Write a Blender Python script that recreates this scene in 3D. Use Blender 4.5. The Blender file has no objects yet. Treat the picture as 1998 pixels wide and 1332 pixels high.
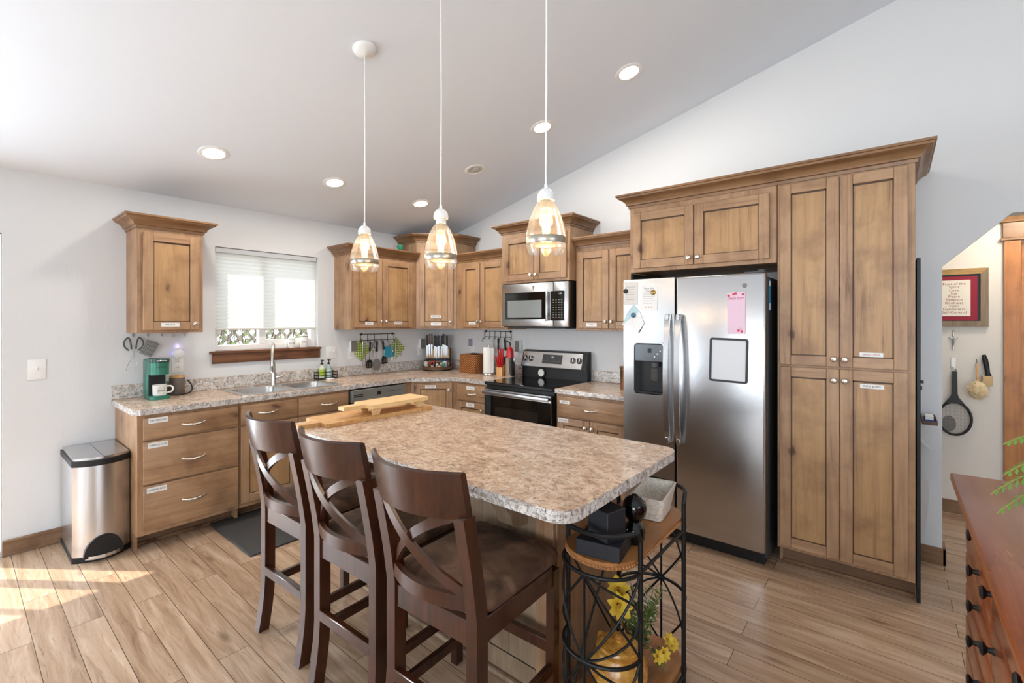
import bpy, bmesh, math, random
from mathutils import Vector, Matrix
from math import sin, cos, pi, radians as R
random.seed(7)
S = bpy.context.scene
COL = S.collection

# ------------------------------------------------------------------ camera, world, sun, exposure
cd = bpy.data.cameras.new('camera'); cam = bpy.data.objects.new('camera', cd); COL.objects.link(cam)
cam.location = (4.3039, -3.8251, 1.4767); cam.rotation_euler = (R(90), 0, R(39.5063))
cd.sensor_width = 36; cd.lens = 36*903.6567/1998; cd.shift_y = -40.29/1998; cd.clip_start = .05
S.camera = cam
S.view_settings.view_transform = 'Standard'; S.view_settings.look = 'None'
S.view_settings.exposure = 0.27; S.view_settings.gamma = 1; S.view_settings.use_curve_mapping = False
wd = bpy.data.worlds.new('sky'); S.world = wd; wd.use_nodes = True
bg = wd.node_tree.nodes['Background']; bg.inputs[0].default_value = (.86, .94, 1, 1); bg.inputs[1].default_value = 2.6
def light(name, kind, loc, energy, color=(1, 1, 1), rot=(0, 0, 0), parent=None, **kw):
    l = bpy.data.lights.new(name, kind); l.energy = energy; l.color = color
    for k, v in kw.items(): setattr(l, k, v)
    o = bpy.data.objects.new(name, l); COL.objects.link(o); o.location = loc; o.rotation_euler = rot
    if parent: o.parent = parent
    return o
sd = Vector((.80*cos(R(56)), .60*cos(R(56)), -sin(R(56))))
sun = light('sun', 'SUN', (-6, -9, 9), 13.0, (1, .95, .86), angle=R(.6)); sun.rotation_euler = sd.to_track_quat('-Z', 'Y').to_euler()
DAY = (.80, .90, 1)
# area lamps outside the panes: patio door, plus living-room windows added unseen for daylight
light('patio_daylight', 'AREA', (-.158, -5.05, 1.02), 300, DAY, (0, R(-90), 0), shape='RECTANGLE', size=1.95, size_y=2.7)
light('added_rear_daylight', 'AREA', (3.55, -9.25, 1.5), 85, DAY, (R(90), 0, 0), shape='RECTANGLE', size=1.9, size_y=1.9)
light('added_rear_daylight', 'AREA', (6.3, -9.25, 1.5), 150, DAY, (R(90), 0, 0), shape='RECTANGLE', size=2.7, size_y=1.9)
light('added_side_daylight', 'AREA', (9.25, -4.6, 1.5), 75, DAY, (0, R(90), 0), shape='RECTANGLE', size=1.7, size_y=2.7)

# ------------------------------------------------------------------ materials
def nt(m): return m.node_tree.nodes, m.node_tree.links
def lin(h):
    h = h.lstrip('#'); v = [int(h[i:i+2], 16)/255 for i in (0, 2, 4)]
    return tuple(c/12.92 if c <= .04045 else ((c+.055)/1.055)**2.4 for c in v) + (1,)
def mat(name, col, rough=.5, metal=0, **kw):
    m = bpy.data.materials.new(name); m.use_nodes = True
    b = m.node_tree.nodes['Principled BSDF']
    b.inputs['Base Color'].default_value = lin(col) if isinstance(col, str) else tuple(col)+(1,)*(4-len(col))
    b.inputs['Roughness'].default_value = rough; b.inputs['Metallic'].default_value = metal
    for k, v in kw.items(): b.inputs[k.replace('_', ' ')].default_value = v
    return m
def N(m, t, **kw):
    n = m.node_tree.nodes.new(t)
    for k, v in kw.items():
        if k in n.inputs.keys(): n.inputs[k].default_value = v
        else: setattr(n, k, v)
    return n
def L(m, a, b): m.node_tree.links.new(a, b)
def ramp(m, fac, stops):
    r = m.node_tree.nodes.new('ShaderNodeValToRGB'); e = r.color_ramp.elements
    while len(e) < len(stops): e.new(.5)
    for x, (p, c) in zip(e, stops): x.position = p; x.color = lin(c) if isinstance(c, str) else (c, c, c, 1)
    L(m, fac, r.inputs[0]); return r.outputs[0]
def mix(m, f, a, b, mode='MIX'):
    n = m.node_tree.nodes.new('ShaderNodeMix'); n.data_type = 'RGBA'; n.blend_type = mode
    for s, v in ((n.inputs[0], f), (n.inputs[6], a), (n.inputs[7], b)):
        if hasattr(v, 'links'): L(m, v, s)
        else: s.default_value = lin(v) if isinstance(v, str) else v
    return n.outputs[2]
def coords(m, scale, rnd=8.0, kind='Object'):
    t = N(m, 'ShaderNodeTexCoord'); o = N(m, 'ShaderNodeObjectInfo')
    a = N(m, 'ShaderNodeVectorMath', operation='MULTIPLY_ADD')
    cx = N(m, 'ShaderNodeCombineXYZ')
    for i, k in enumerate((rnd, rnd*1.37, rnd*.71)):
        mu = N(m, 'ShaderNodeMath', operation='MULTIPLY'); L(m, o.outputs['Random'], mu.inputs[0]); mu.inputs[1].default_value = k; L(m, mu.outputs[0], cx.inputs[i])
    L(m, t.outputs[kind], a.inputs[0]); a.inputs[1].default_value = (1, 1, 1); L(m, cx.outputs[0], a.inputs[2])
    s = N(m, 'ShaderNodeVectorMath', operation='MULTIPLY'); L(m, a.outputs[0], s.inputs[0]); s.inputs[1].default_value = scale
    return a.outputs[0], s.outputs[0]
def bump(m, h, strength=.1, dist=.002):
    b = N(m, 'ShaderNodeBump'); b.inputs['Strength'].default_value = strength; b.inputs['Distance'].default_value = dist
    L(m, h, b.inputs['Height']); L(m, b.outputs[0], m.node_tree.nodes['Principled BSDF'].inputs['Normal'])
def wood(name, light_, mid, dark, axis='z', knots=True, rough=.42, grain=26, kn='#4a2a18', coat=.0):
    m = mat(name, mid, rough); b = m.node_tree.nodes['Principled BSDF']
    st = {'x': (1.3, grain, grain), 'y': (grain, 1.3, grain), 'z': (grain, grain, 1.3)}[axis]
    raw, sc = coords(m, st)
    n1 = N(m, 'ShaderNodeTexNoise', Scale=1.0, Detail=8.0, Roughness=.68, Distortion=.8); L(m, sc, n1.inputs['Vector'])
    c = ramp(m, n1.outputs[0], [(.30, dark), (.44, mid), (.62, light_)])
    big = N(m, 'ShaderNodeTexNoise', Scale=.09, Detail=2.0); L(m, sc, big.inputs['Vector'])
    c = mix(m, ramp(m, big.outputs[0], [(.35, .0), (.7, .5)]), c, light_)
    mo = N(m, 'ShaderNodeTexNoise', Scale=5.0, Detail=4.0, Roughness=.6); L(m, raw, mo.inputs['Vector'])
    c = mix(m, ramp(m, mo.outputs[0], [(.48, 0.), (.72, .6)]), c, dark)
    if knots:
        ks = {'x': (3.4, 6.5, 6.5), 'y': (6.5, 3.4, 6.5), 'z': (6.5, 6.5, 3.4)}[axis]
        v = N(m, 'ShaderNodeVectorMath', operation='MULTIPLY'); L(m, raw, v.inputs[0]); v.inputs[1].default_value = ks
        w = N(m, 'ShaderNodeTexNoise', Scale=3.0, Detail=2.0); L(m, v.outputs[0], w.inputs['Vector'])
        a = N(m, 'ShaderNodeVectorMath', operation='MULTIPLY_ADD'); L(m, w.outputs['Color'], a.inputs[0]); a.inputs[1].default_value = (.25,)*3; L(m, v.outputs[0], a.inputs[2])
        vo = N(m, 'ShaderNodeTexVoronoi', Scale=1.0); L(m, a.outputs[0], vo.inputs['Vector'])
        sep = N(m, 'ShaderNodeSeparateColor'); L(m, vo.outputs['Color'], sep.inputs[0])
        gate = ramp(m, sep.outputs[0], [(.56, .0), (.60, 1.)])
        halo = ramp(m, vo.outputs['Distance'], [(.05, 1.), (.38, 0.)]); core = ramp(m, vo.outputs['Distance'], [(.07, 1.), (.16, 0.)])
        h = N(m, 'ShaderNodeMath', operation='MULTIPLY'); L(m, halo, h.inputs[0]); L(m, gate, h.inputs[1])
        h2 = N(m, 'ShaderNodeMath', operation='MULTIPLY'); L(m, h.outputs[0], h2.inputs[0]); h2.inputs[1].default_value = .6
        k = N(m, 'ShaderNodeMath', operation='MULTIPLY'); L(m, core, k.inputs[0]); L(m, gate, k.inputs[1])
        k2 = N(m, 'ShaderNodeMath', operation='MULTIPLY'); L(m, k.outputs[0], k2.inputs[0]); k2.inputs[1].default_value = .92
        c = mix(m, h2.outputs[0], c, dark); c = mix(m, k2.outputs[0], c, kn)
    L(m, c, b.inputs['Base Color'])
    b.inputs['Coat Weight'].default_value = coat; b.inputs['Coat Roughness'].default_value = .2
    bump(m, n1.outputs[0], .06)
    return m
def laminate(name, pal=('#9c8270', '#c5a992', '#d8bea5', '#e1cfba', '#ebe2d6'), fl='#8b6c58', th=0.):
    m = mat(name, '#c9ae93', .24); b = m.node_tree.nodes['Principled BSDF']
    raw, sc = coords(m, (1, 1, 1), 3.0)
    st = N(m, 'ShaderNodeVectorMath', operation='MULTIPLY'); L(m, raw, st.inputs[0]); st.inputs[1].default_value = (.8, 1.25, 1.25)
    n1 = N(m, 'ShaderNodeTexNoise', Scale=13.0, Detail=7.0, Roughness=.7, Distortion=1.2); L(m, st.outputs[0], n1.inputs['Vector'])
    c = ramp(m, n1.outputs[0], list(zip((.33, .44, .55, .66, .76), pal)))
    n2 = N(m, 'ShaderNodeTexNoise', Scale=26.0, Detail=8.0, Roughness=.78, Distortion=2.2); L(m, st.outputs[0], n2.inputs['Vector'])
    c = mix(m, ramp(m, n2.outputs[0], [(.52-th, 0.), (.60-th, .8)]), c, fl)
    n3 = N(m, 'ShaderNodeTexNoise', Scale=58.0, Detail=6.0, Roughness=.75, Distortion=1.2); L(m, raw, n3.inputs['Vector'])
    c = mix(m, ramp(m, n3.outputs[0], [(.56-th, 0.), (.63-th, .85)]), c, '#4a4040')
    n4 = N(m, 'ShaderNodeTexNoise', Scale=21.0, Detail=6.0, Roughness=.7, Distortion=1.5); L(m, raw, n4.inputs['Vector'])
    c = mix(m, ramp(m, n4.outputs[0], [(.57, 0.), (.66, .75)]), c, '#e6ded2')
    L(m, c, b.inputs['Base Color']); return m
def floor_mat():
    m = mat('plank_floor', '#a98b6c', .24); b = m.node_tree.nodes['Principled BSDF']
    t = N(m, 'ShaderNodeTexCoord')
    of = N(m, 'ShaderNodeVectorMath', operation='ADD'); L(m, t.outputs['Object'], of.inputs[0]); of.inputs[1].default_value = (20, 20.083, 0)
    br = N(m, 'ShaderNodeTexBrick', offset=.37, squash=1.0); L(m, of.outputs[0], br.inputs['Vector'])
    br.inputs['Scale'].default_value = 1; br.inputs['Brick Width'].default_value = 1.25; br.inputs['Row Height'].default_value = .125
    br.inputs['Mortar Size'].default_value = .0014; br.inputs['Mortar Smooth'].default_value = .2; br.inputs['Bias'].default_value = 0
    br.inputs['Color1'].default_value = (0, 0, 0, 1); br.inputs['Color2'].default_value = (1, 1, 1, 1); br.inputs['Mortar'].default_value = (.5, .5, .5, 1)
    sh = N(m, 'ShaderNodeVectorMath', operation='MULTIPLY_ADD'); L(m, br.outputs['Color'], sh.inputs[0]); sh.inputs[1].default_value = (7, 13, 5); L(m, of.outputs[0], sh.inputs[2])
    g = N(m, 'ShaderNodeVectorMath', operation='MULTIPLY'); L(m, sh.outputs[0], g.inputs[0]); g.inputs[1].default_value = (1.6, 17, 1)
    n1 = N(m, 'ShaderNodeTexNoise', Scale=1.0, Detail=6.0, Roughness=.65, Distortion=1.0); L(m, g.outputs[0], n1.inputs['Vector'])
    c = ramp(m, n1.outputs[0], [(.30, '#765b45'), (.45, '#a3866d'), (.60, '#bda28a'), (.76, '#d3bda6')])
    n2 = N(m, 'ShaderNodeTexNoise', Scale=2.2, Detail=8.0, Roughness=.75, Distortion=2.2); L(m, g.outputs[0], n2.inputs['Vector'])
    c = mix(m, ramp(m, n2.outputs[0], [(.56, 0.), (.67, .8)]), c, '#5a4536')
    vo = N(m, 'ShaderNodeTexVoronoi', Scale=.9); g2 = N(m, 'ShaderNodeVectorMath', operation='MULTIPLY'); L(m, sh.outputs[0], g2.inputs[0]); g2.inputs[1].default_value = (2.2, 7, 1); L(m, g2.outputs[0], vo.inputs['Vector'])
    c = mix(m, ramp(m, vo.outputs['Distance'], [(.04, .75), (.16, 0.)]), c, '#46352a')
    c = mix(m, .35, c, mix(m, br.outputs['Color'], '#8c6d52', '#bda083'), 'MIX')
    c = mix(m, br.outputs['Fac'], c, '#4a3726')
    L(m, c, b.inputs['Base Color']); bump(m, n1.outputs[0], .08); return m
def wall_mat(name, col, st=.12):
    m = mat(name, col, .85); raw, sc = coords(m, (1, 1, .35), 0)
    n = N(m, 'ShaderNodeTexNoise', Scale=22.0, Detail=4.0); L(m, sc, n.inputs['Vector'])
    bump(m, ramp(m, n.outputs[0], [(.45, 0.), (.62, 1.)]), st, .003); return m
def steel(name, col=(.49, .49, .495), rough=.27, stretch=(2, 2, 160)):
    m = mat(name, col, rough, 1); b = m.node_tree.nodes['Principled BSDF']
    b.inputs['Anisotropic'].default_value = .4; return m
def glass(name, tint=(1, 1, 1), gloss=.1, rough=.02, film=0.0):
    m = bpy.data.materials.new(name); m.use_nodes = True; ns, ls = nt(m); ns.clear()
    o = N(m, 'ShaderNodeOutputMaterial'); t = N(m, 'ShaderNodeBsdfTransparent'); t.inputs[0].default_value = tint+(1,)
    g = N(m, 'ShaderNodeBsdfGlossy'); g.inputs['Roughness'].default_value = rough
    lw = N(m, 'ShaderNodeLayerWeight', Blend=.35); mx = N(m, 'ShaderNodeMixShader')
    ma = N(m, 'ShaderNodeMath', operation='MULTIPLY_ADD'); L(m, lw.outputs['Fresnel'], ma.inputs[0]); ma.inputs[1].default_value = .5; ma.inputs[2].default_value = gloss*.4
    ma.use_clamp = True
    L(m, ma.outputs[0], mx.inputs[0]); L(m, t.outputs[0], mx.inputs[1]); L(m, g.outputs[0], mx.inputs[2])
    out = mx.outputs[0]
    if film:
        d = N(m, 'ShaderNodeBsdfTranslucent'); d.inputs[0].default_value = tint+(1,)
        m2 = N(m, 'ShaderNodeMixShader'); m2.inputs[0].default_value = film; L(m, out, m2.inputs[1]); L(m, d.outputs[0], m2.inputs[2]); out = m2.outputs[0]
    L(m, out, o.inputs[0]); return m
def emit(name, col, s):
    m = mat(name, col, .5); b = m.node_tree.nodes['Principled BSDF']
    b.inputs['Emission Color'].default_value = lin(col); b.inputs['Emission Strength'].default_value = s; return m
def weave(name, a, b_, sx, sz, rough=.7, ax=('x', 'z')):
    m = mat(name, a, rough); bs = m.node_tree.nodes['Principled BSDF']
    t = N(m, 'ShaderNodeTexCoord'); s = N(m, 'ShaderNodeSeparateXYZ'); L(m, t.outputs['Object'], s.inputs[0])
    o = []
    for k, f in ((ax[0].upper(), sx), (ax[1].upper(), sz)):
        mu = N(m, 'ShaderNodeMath', operation='MULTIPLY'); L(m, s.outputs[k], mu.inputs[0]); mu.inputs[1].default_value = f
        si = N(m, 'ShaderNodeMath', operation='SINE'); L(m, mu.outputs[0], si.inputs[0]); o.append(si.outputs[0])
    p = N(m, 'ShaderNodeMath', operation='MULTIPLY'); L(m, o[0], p.inputs[0]); L(m, o[1], p.inputs[1])
    r = ramp(m, p.outputs[0], [(.1, b_), (.45, a)]); L(m, r, bs.inputs['Base Color']); return m

HL, HM, HD = '#b08c69', '#9d7959', '#765239'
WV = wood('alder_upright', HL, HM, HD, 'z'); WH = wood('alder_lengthwise', HL, HM, HD, 'x')
WP = wood('alder_panel', '#b68f63', '#a47e55', '#795538', 'z'); WY = wood('alder_deep', HL, HM, HD, 'y')
GLZ_SHADE = mat('glaze_and_shade', '#4c3524', .5); CRN = wood('crown_wood', '#94704f', '#83603f', '#624329', 'x', False, .38)
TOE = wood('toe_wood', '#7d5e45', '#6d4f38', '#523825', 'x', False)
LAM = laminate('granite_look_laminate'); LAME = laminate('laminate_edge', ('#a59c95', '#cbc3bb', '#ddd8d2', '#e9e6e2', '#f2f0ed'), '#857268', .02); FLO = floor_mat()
WALL = wall_mat('white_wall_paint', '#dbdbdb'); CEI = wall_mat('ceiling_paint', '#e5eaf1', .05); HALLW = wall_mat('hall_paint', '#d9d3ca', .05)
PINE = wood('base_trim_wood', '#8c6c50', '#775639', '#553a27', 'y'); PINEX = wood('base_trim_wood_long', '#8c6c50', '#775639', '#553a27', 'x')
SILL = wood('stained_sill', '#7d5236', '#5f3b26', '#3c2417', 'y', True); CASE = wood('orange_casing', '#b5773d', '#9d6029', '#6f3d17', 'z', True)
ESP = wood('espresso_wood', '#47220f', '#32170a', '#1d0c05', 'z', False, .28, 30, coat=.3); CHE = wood('cherry_wood', '#8f4a22', '#7b3917', '#5d280f', 'y', False, .25, 22, coat=.3)
LIGHTW = wood('pale_beech', '#ecca94', '#e2b97e', '#cf9f62', 'y', False, .5, 40); LIGHTX = wood('beech_block', '#dcae74', '#cc975b', '#b17c43', 'z', False, .5, 40)
CART = wood('oak_shelf', '#b27c48', '#9b6536', '#7a4a24', 'y', False, .35)
STEEL = steel('brushed_steel'); STEELV = steel('bin_steel', (.62, .62, .63), .26, (160, 160, 2)); CHROME = mat('chrome', (.8, .8, .8), .12, 1); NICK = mat('pewter', (.66, .62, .56), .3, 1)
SINKM = mat('sink_steel', (.66, .65, .63), .25, 1)
BLK = mat('black_plastic', '#0b0b0c', .5); BLKG = mat('black_glass', '#070708', .06); BLKM = mat('black_iron', '#191919', .5, .3); DGRY = mat('dark_grey', '#3b3c3d', .5); GRY = mat('grey_plastic', '#77756f', .5)
WHT = mat('white_plastic', '#ecebe8', .4); PAP = mat('white_paper', '#e9e6e2', .8); TRIM = mat('white_trim', '#f0efec', .45); INK = mat('ink', '#2c2926', .7); REDI = mat('red_ink', '#a5433f', .7)
RED = mat('red_plastic', '#c3151c', .3); LIME = mat('lime_silicone', '#8fa62c', .6); TEAL = mat('teal_silicone', '#2b8fa5', .5); CREAM = mat('cream_enamel', '#eceae4', .3)
WHTE = emit('can_lens', '#fff6ea', 9.0); BULB = emit('bulb_filament', '#ffca80', 10.0); LED = emit('violet_led', '#9a86ff', 1.2)
GLASS = glass('clear_glass'); SHADE_G = glass('pendant_glass', (1, .98, .945), .03, .06, .05); PANE = glass('window_pane', (1, 1, 1), .05)

# ------------------------------------------------------------------ mesh builder
class MB:
    def __init__(s, M=None): s.bm = bmesh.new(); s.mats = []; s.M = M or Matrix()
    def mi(s, m):
        if m not in s.mats: s.mats.append(m)
        return s.mats.index(m)
    def geo(s, vs, fs, m):
        i = s.mi(m); v = [s.bm.verts.new(s.M @ Vector(p)) for p in vs]
        for f in fs:
            try: s.bm.faces.new([v[k] for k in f]).material_index = i
            except ValueError: pass
        return s
    def sub(s, b, m, T=None):
        b.verts.index_update(); vs = [(T @ v.co if T else v.co.copy()) for v in b.verts]; fs = [[v.index for v in f.verts] for f in b.faces]; b.free(); return s.geo(vs, fs, m)
    def box(s, a, b, m, bv=0, seg=1, T=None):
        x0, y0, z0 = (min(p) for p in zip(a, b)); x1, y1, z1 = (max(p) for p in zip(a, b))
        t = bmesh.new(); bmesh.ops.create_cube(t, size=1)
        for v in t.verts: v.co = Vector(((x0+x1)/2+v.co.x*(x1-x0), (y0+y1)/2+v.co.y*(y1-y0), (z0+z1)/2+v.co.z*(z1-z0)))
        if bv: bmesh.ops.bevel(t, geom=list(t.edges), offset=bv, segments=seg, affect='EDGES', profile=.5)
        return s.sub(t, m, T)
    def prism(s, pts, ax, lo, hi, m, holes=()):
        k = 'xyz'.index(ax)
        def P(p, h): q = list(p); q.insert(k, h); return q
        t = bmesh.new()
        for h in (lo, hi):
            es = []
            for loop in [pts]+list(holes):
                vs = [t.verts.new(P(p, h)) for p in loop]
                es += [t.edges.new((vs[i], vs[(i+1) % len(vs)])) for i in range(len(vs))]
            bmesh.ops.triangle_fill(t, use_beauty=True, edges=es)
        t.verts.index_update(); t.verts.ensure_lookup_table()
        n = sum(len(l) for l in [pts]+list(holes)); o = 0
        for loop in [pts]+list(holes):
            c = len(loop)
            for i in range(c):
                a, b = o+i, o+(i+1) % c; t.faces.new([t.verts[q] for q in (a, b, n+b, n+a)])
            o += c
        bmesh.ops.recalc_face_normals(t, faces=list(t.faces)); return s.sub(t, m)
    def lathe(s, prof, m, n=28, c=(0, 0, 0), T=None, caps=True):
        vs, fs = [], []
        for r, z in prof:
            for i in range(n): vs.append(Vector((c[0]+r*cos(2*pi*i/n), c[1]+r*sin(2*pi*i/n), c[2]+z)))
        for j in range(len(prof)-1):
            for i in range(n):
                k = (i+1) % n; fs.append((j*n+i, j*n+k, (j+1)*n+k, (j+1)*n+i))
        if caps and prof[0][0] > 1e-6: fs.append(tuple(range(n))[::-1])
        if caps and prof[-1][0] > 1e-6: fs.append(tuple((len(prof)-1)*n+i for i in range(n)))
        if T: vs = [T @ v for v in vs]
        return s.geo(vs, fs, m)
    def cyl(s, p0, p1, r, m, r1=None, n=16):
        p0, p1 = Vector(p0), Vector(p1); d = p1-p0; T = Matrix.Translation(p0) @ d.to_track_quat('Z', 'Y').to_matrix().to_4x4()
        return s.lathe([(r, 0), (r if r1 is None else r1, d.length)], m, n, T=T)
    def ball(s, c, r, m, sc=(1, 1, 1), n=16, T=None):
        t = bmesh.new(); bmesh.ops.create_uvsphere(t, u_segments=n, v_segments=max(6, n//2), radius=r)
        for v in t.verts: v.co = Vector((c[0]+v.co.x*sc[0], c[1]+v.co.y*sc[1], c[2]+v.co.z*sc[2]))
        return s.sub(t, m, T)
    def tube(s, pts, r, m, n=8, closed=False, w=None, up=None):
        """sweep of a round (r) or flat (w x r, wide along up) section along pts"""
        pts = [Vector(p) for p in pts]; N_ = len(pts); vs, fs = [], []; u = None
        for i, p in enumerate(pts):
            a, b = (pts[i-1], pts[(i+1) % N_]) if closed else (pts[max(i-1, 0)], pts[min(i+1, N_-1)])
            t = (b-a).normalized()
            if up is not None: u = Vector(up)
            elif u is None: u = Vector((0, 0, 1)) if abs(t.z) < .9 else Vector((1, 0, 0))
            u = (u-t*u.dot(t)).normalized(); v = t.cross(u)
            if w: ring = [p+u*(w/2*a_)+v*(r/2*b_) for a_, b_ in ((1, 1), (1, -1), (-1, -1), (-1, 1))]
            else:
                rr = r[i] if isinstance(r, (list, tuple)) else r
                ring = [p+u*rr*cos(2*pi*k/n)+v*rr*sin(2*pi*k/n) for k in range(n)]
            vs += ring
        n = 4 if w else n
        for j in range(N_ if closed else N_-1):
            q = (j+1) % N_
            for k in range(n): fs.append((j*n+k, j*n+(k+1) % n, q*n+(k+1) % n, q*n+k))
        if not closed: fs += [tuple(range(n))[::-1], tuple((N_-1)*n+k for k in range(n))]
        return s.geo(vs, fs, m)
    def loft(s, rings, m, cap0=False, cap1=True):
        n = len(rings[0]); vs = [p for r in rings for p in r]; fs = []
        for j in range(len(rings)-1):
            for k in range(n): fs.append((j*n+k, j*n+(k+1) % n, (j+1)*n+(k+1) % n, (j+1)*n+k))
        if cap0: fs.append(tuple(range(n))[::-1])
        if cap1: fs.append(tuple((len(rings)-1)*n+k for k in range(n)))
        return s.geo(vs, fs, m)
    def crown(s, path, z, prof, m):
        """profile (outward, up) swept along a plan path; outward = to the right of travel"""
        P = [Vector(p) for p in path]; rows = []
        for i, p in enumerate(P):
            ns = []
            if i > 0: d = (P[i]-P[i-1]).normalized(); ns.append(Vector((d.y, -d.x)))
            if i < len(P)-1: d = (P[i+1]-P[i]).normalized(); ns.append(Vector((d.y, -d.x)))
            n = sum(ns, Vector((0, 0))); n = n/(n.dot(ns[0])) if len(ns) == 2 else n
            rows.append([(p.x+n.x*o, p.y+n.y*o, z+h) for o, h in prof])
        return s.loft(rows, m, True, True)
    def text(s, txt, size, m, T, align='CENTER', sx=1.0, depth=0):
        cu = bpy.data.curves.new('t', 'FONT'); cu.body = txt; cu.size = size; cu.align_x = align; cu.align_y = 'CENTER'; cu.resolution_u = 2; cu.space_line = .9; cu.extrude = depth
        ob = bpy.data.objects.new('t', cu); me = bpy.data.meshes.new_from_object(ob)
        vs = [T @ Vector((v.co.x*sx, v.co.y, v.co.z)) for v in me.vertices]; fs = [tuple(p.vertices) for p in me.polygons]
        bpy.data.objects.remove(ob); bpy.data.curves.remove(cu); bpy.data.meshes.remove(me)
        return s.geo(vs, fs, m)
    def build(s, name, parent=None, label=None, loc=None, smooth=True, ang=38, recalc=True):
        if recalc: bmesh.ops.recalc_face_normals(s.bm, faces=list(s.bm.faces))
        me = bpy.data.meshes.new(name); s.bm.to_mesh(me); s.bm.free()
        for m in s.mats: me.materials.append(m)
        if smooth:
            me.polygons.foreach_set('use_smooth', [True]*len(me.polygons)); me.set_sharp_from_angle(angle=R(ang))
        o = bpy.data.objects.new(name, me); COL.objects.link(o)
        if parent: o.parent = parent
        if loc is not None: o.location = loc
        if label: o['label'] = label
        return o
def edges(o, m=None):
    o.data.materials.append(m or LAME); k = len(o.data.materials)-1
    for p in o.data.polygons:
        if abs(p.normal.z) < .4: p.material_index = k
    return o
def tag(o, label, cat, group=None, kind=None):
    o['label'] = label; o['category'] = cat
    if group: o['group'] = group
    if kind: o['kind'] = kind
    return o
def thing(name, label, cat, loc=(0, 0, 0), rz=0, group=None):
    o = bpy.data.objects.new(name, None); COL.objects.link(o); o.empty_display_size = .1
    o.location = loc; o.rotation_euler = (0, 0, R(rz)); return tag(o, label, cat, group)
def inv(o): return (Matrix.Translation(o.location) @ o.rotation_euler.to_matrix().to_4x4()).inverted()
def struct(o): o['kind'] = 'structure'; return o
def copy_thing(o, loc=None, rz=None, label=None):
    r = o.copy(); COL.objects.link(r)
    if loc is not None: r.location = loc
    if rz is not None: r.rotation_euler = (0, 0, R(rz))
    if label: r['label'] = label
    for ch in o.children:
        c = ch.copy(); COL.objects.link(c); c.parent = r
        for g in ch.children:
            d = g.copy(); COL.objects.link(d); d.parent = c
    return r
def face(x, y, z, nx='-y'):
    """text/label frame: local x,y of the text on a vertical face, reading from outside"""
    rot = {'-y': Matrix.Rotation(R(90), 4, 'X'), '+x': Matrix.Rotation(R(90), 4, 'Z') @ Matrix.Rotation(R(90), 4, 'X'), 'up': Matrix()}[nx]
    return Matrix.Translation((x, y, z)) @ rot
def rrect(x0, y0, x1, y1, r, z=None, n=6):
    out = []
    for cx, cy, a in ((x1-r, y1-r, 0), (x0+r, y1-r, 90), (x0+r, y0+r, 180), (x1-r, y0+r, 270)):
        for i in range(n+1):
            t = R(a+90*i/n); out.append((cx+r*cos(t), cy+r*sin(t)) if z is None else (cx+r*cos(t), cy+r*sin(t), z))
    return out
def spline(P, n=5):
    P = [Vector(p) for p in P]; Q = [P[0]*2-P[1]]+P+[P[-1]*2-P[-2]]; out = []
    for i in range(1, len(Q)-2):
        for k in range(n):
            t = k/n; a, b, c, d = Q[i-1:i+3]; out.append(.5*((2*b)+(c-a)*t+(2*a-5*b+4*c-d)*t*t+(3*b-a-3*c+d)*t**3))
    return out+[P[-1]]
def arc(n, f): return [f(i/n) for i in range(n+1)]
CEIL = lambda x: 2.435+.25*x if x < 5.5 else 3.81-.25*(x-5.5)

# ------------------------------------------------------------------ room shell
b = MB(); b.box((-.15, -9.15, -.12), (9.15, 1.3, 0), FLO); struct(b.build('floor', smooth=False))
b = MB()
for y0, y1, z0, z1 in ((-1.56, .12, 0, 2.6), (-2.44, -1.56, 0, 1.205), (-2.44, -1.56, 2.09, 2.6), (-3.62, -2.44, 0, 2.6), (-6.48, -3.62, 2.03, 2.6), (-9.15, -6.48, 0, 2.6)):
    b.box((-.15, y0, z0), (0, y1, z1), WALL)
struct(b.build('wall_left', smooth=False))
b = MB()
b.prism([(0, 0), (4.53, 0), (4.53, 1.808), (4.82, 2.088), (5.6, 2.088), (5.89, 1.808), (5.89, 0), (9, 0), (9, 3.1), (5.5, 4.0), (0, 2.6)], 'y', 0, .12, WALL)
struct(b.build('wall_back', smooth=False))
b = MB()
for x0, x1, z0, z1 in ((0, 2.6, 0, 4), (4.5, 5, 0, 4), (7.6, 9, 0, 4), (2.6, 4.5, 0, .55), (5, 7.6, 0, .55), (2.6, 4.5, 2.45, 4), (5, 7.6, 2.45, 4)): b.box((x0, -9.15, z0), (x1, -9, z1), WALL)
struct(b.build('wall_front', smooth=False))
b = MB()
for y0, y1, z0, z1 in ((-9, -5.95, 0, 3.1), (-3.25, .12, 0, 3.1), (-5.95, -3.25, 0, .65), (-5.95, -3.25, 2.35, 3.1)): b.box((9, y0, z0), (9.15, y1, z1), WALL)
struct(b.build('wall_right', smooth=False))
b = MB(); b.prism([(0, 2.435), (5.5, 3.81), (9, 2.935), (9, 3.1), (5.5, 4.0), (0, 2.6)], 'y', -9, 0, CEI); struct(b.build('ceiling', smooth=False))
b = MB(); b.box((3.2, 1.09, 0), (5.01, 1.25, 2.6), HALLW); b.box((5.01, 1.09, 2.06), (5.95, 1.25, 2.6), HALLW); b.box((5.95, 1.09, 0), (6.6, 1.25, 2.6), HALLW)
struct(b.build('wall_hall', smooth=False))
b = MB(); b.box((3.1, .12, 0), (3.2, 1.25, 2.6), HALLW); b.box((6.6, .12, 0), (6.7, 1.25, 2.6), HALLW); struct(b.build('wall_hall_ends', smooth=False))
b = MB(); b.box((3.1, .12, 2.44), (6.7, 1.25, 2.6), CEI); struct(b.build('ceiling_hall', smooth=False))
b = MB(); b.box((0.0005, -3.62, 0), (.016, -3.088, .1), PINE, .003); struct(b.build('baseboard_left'))
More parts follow.
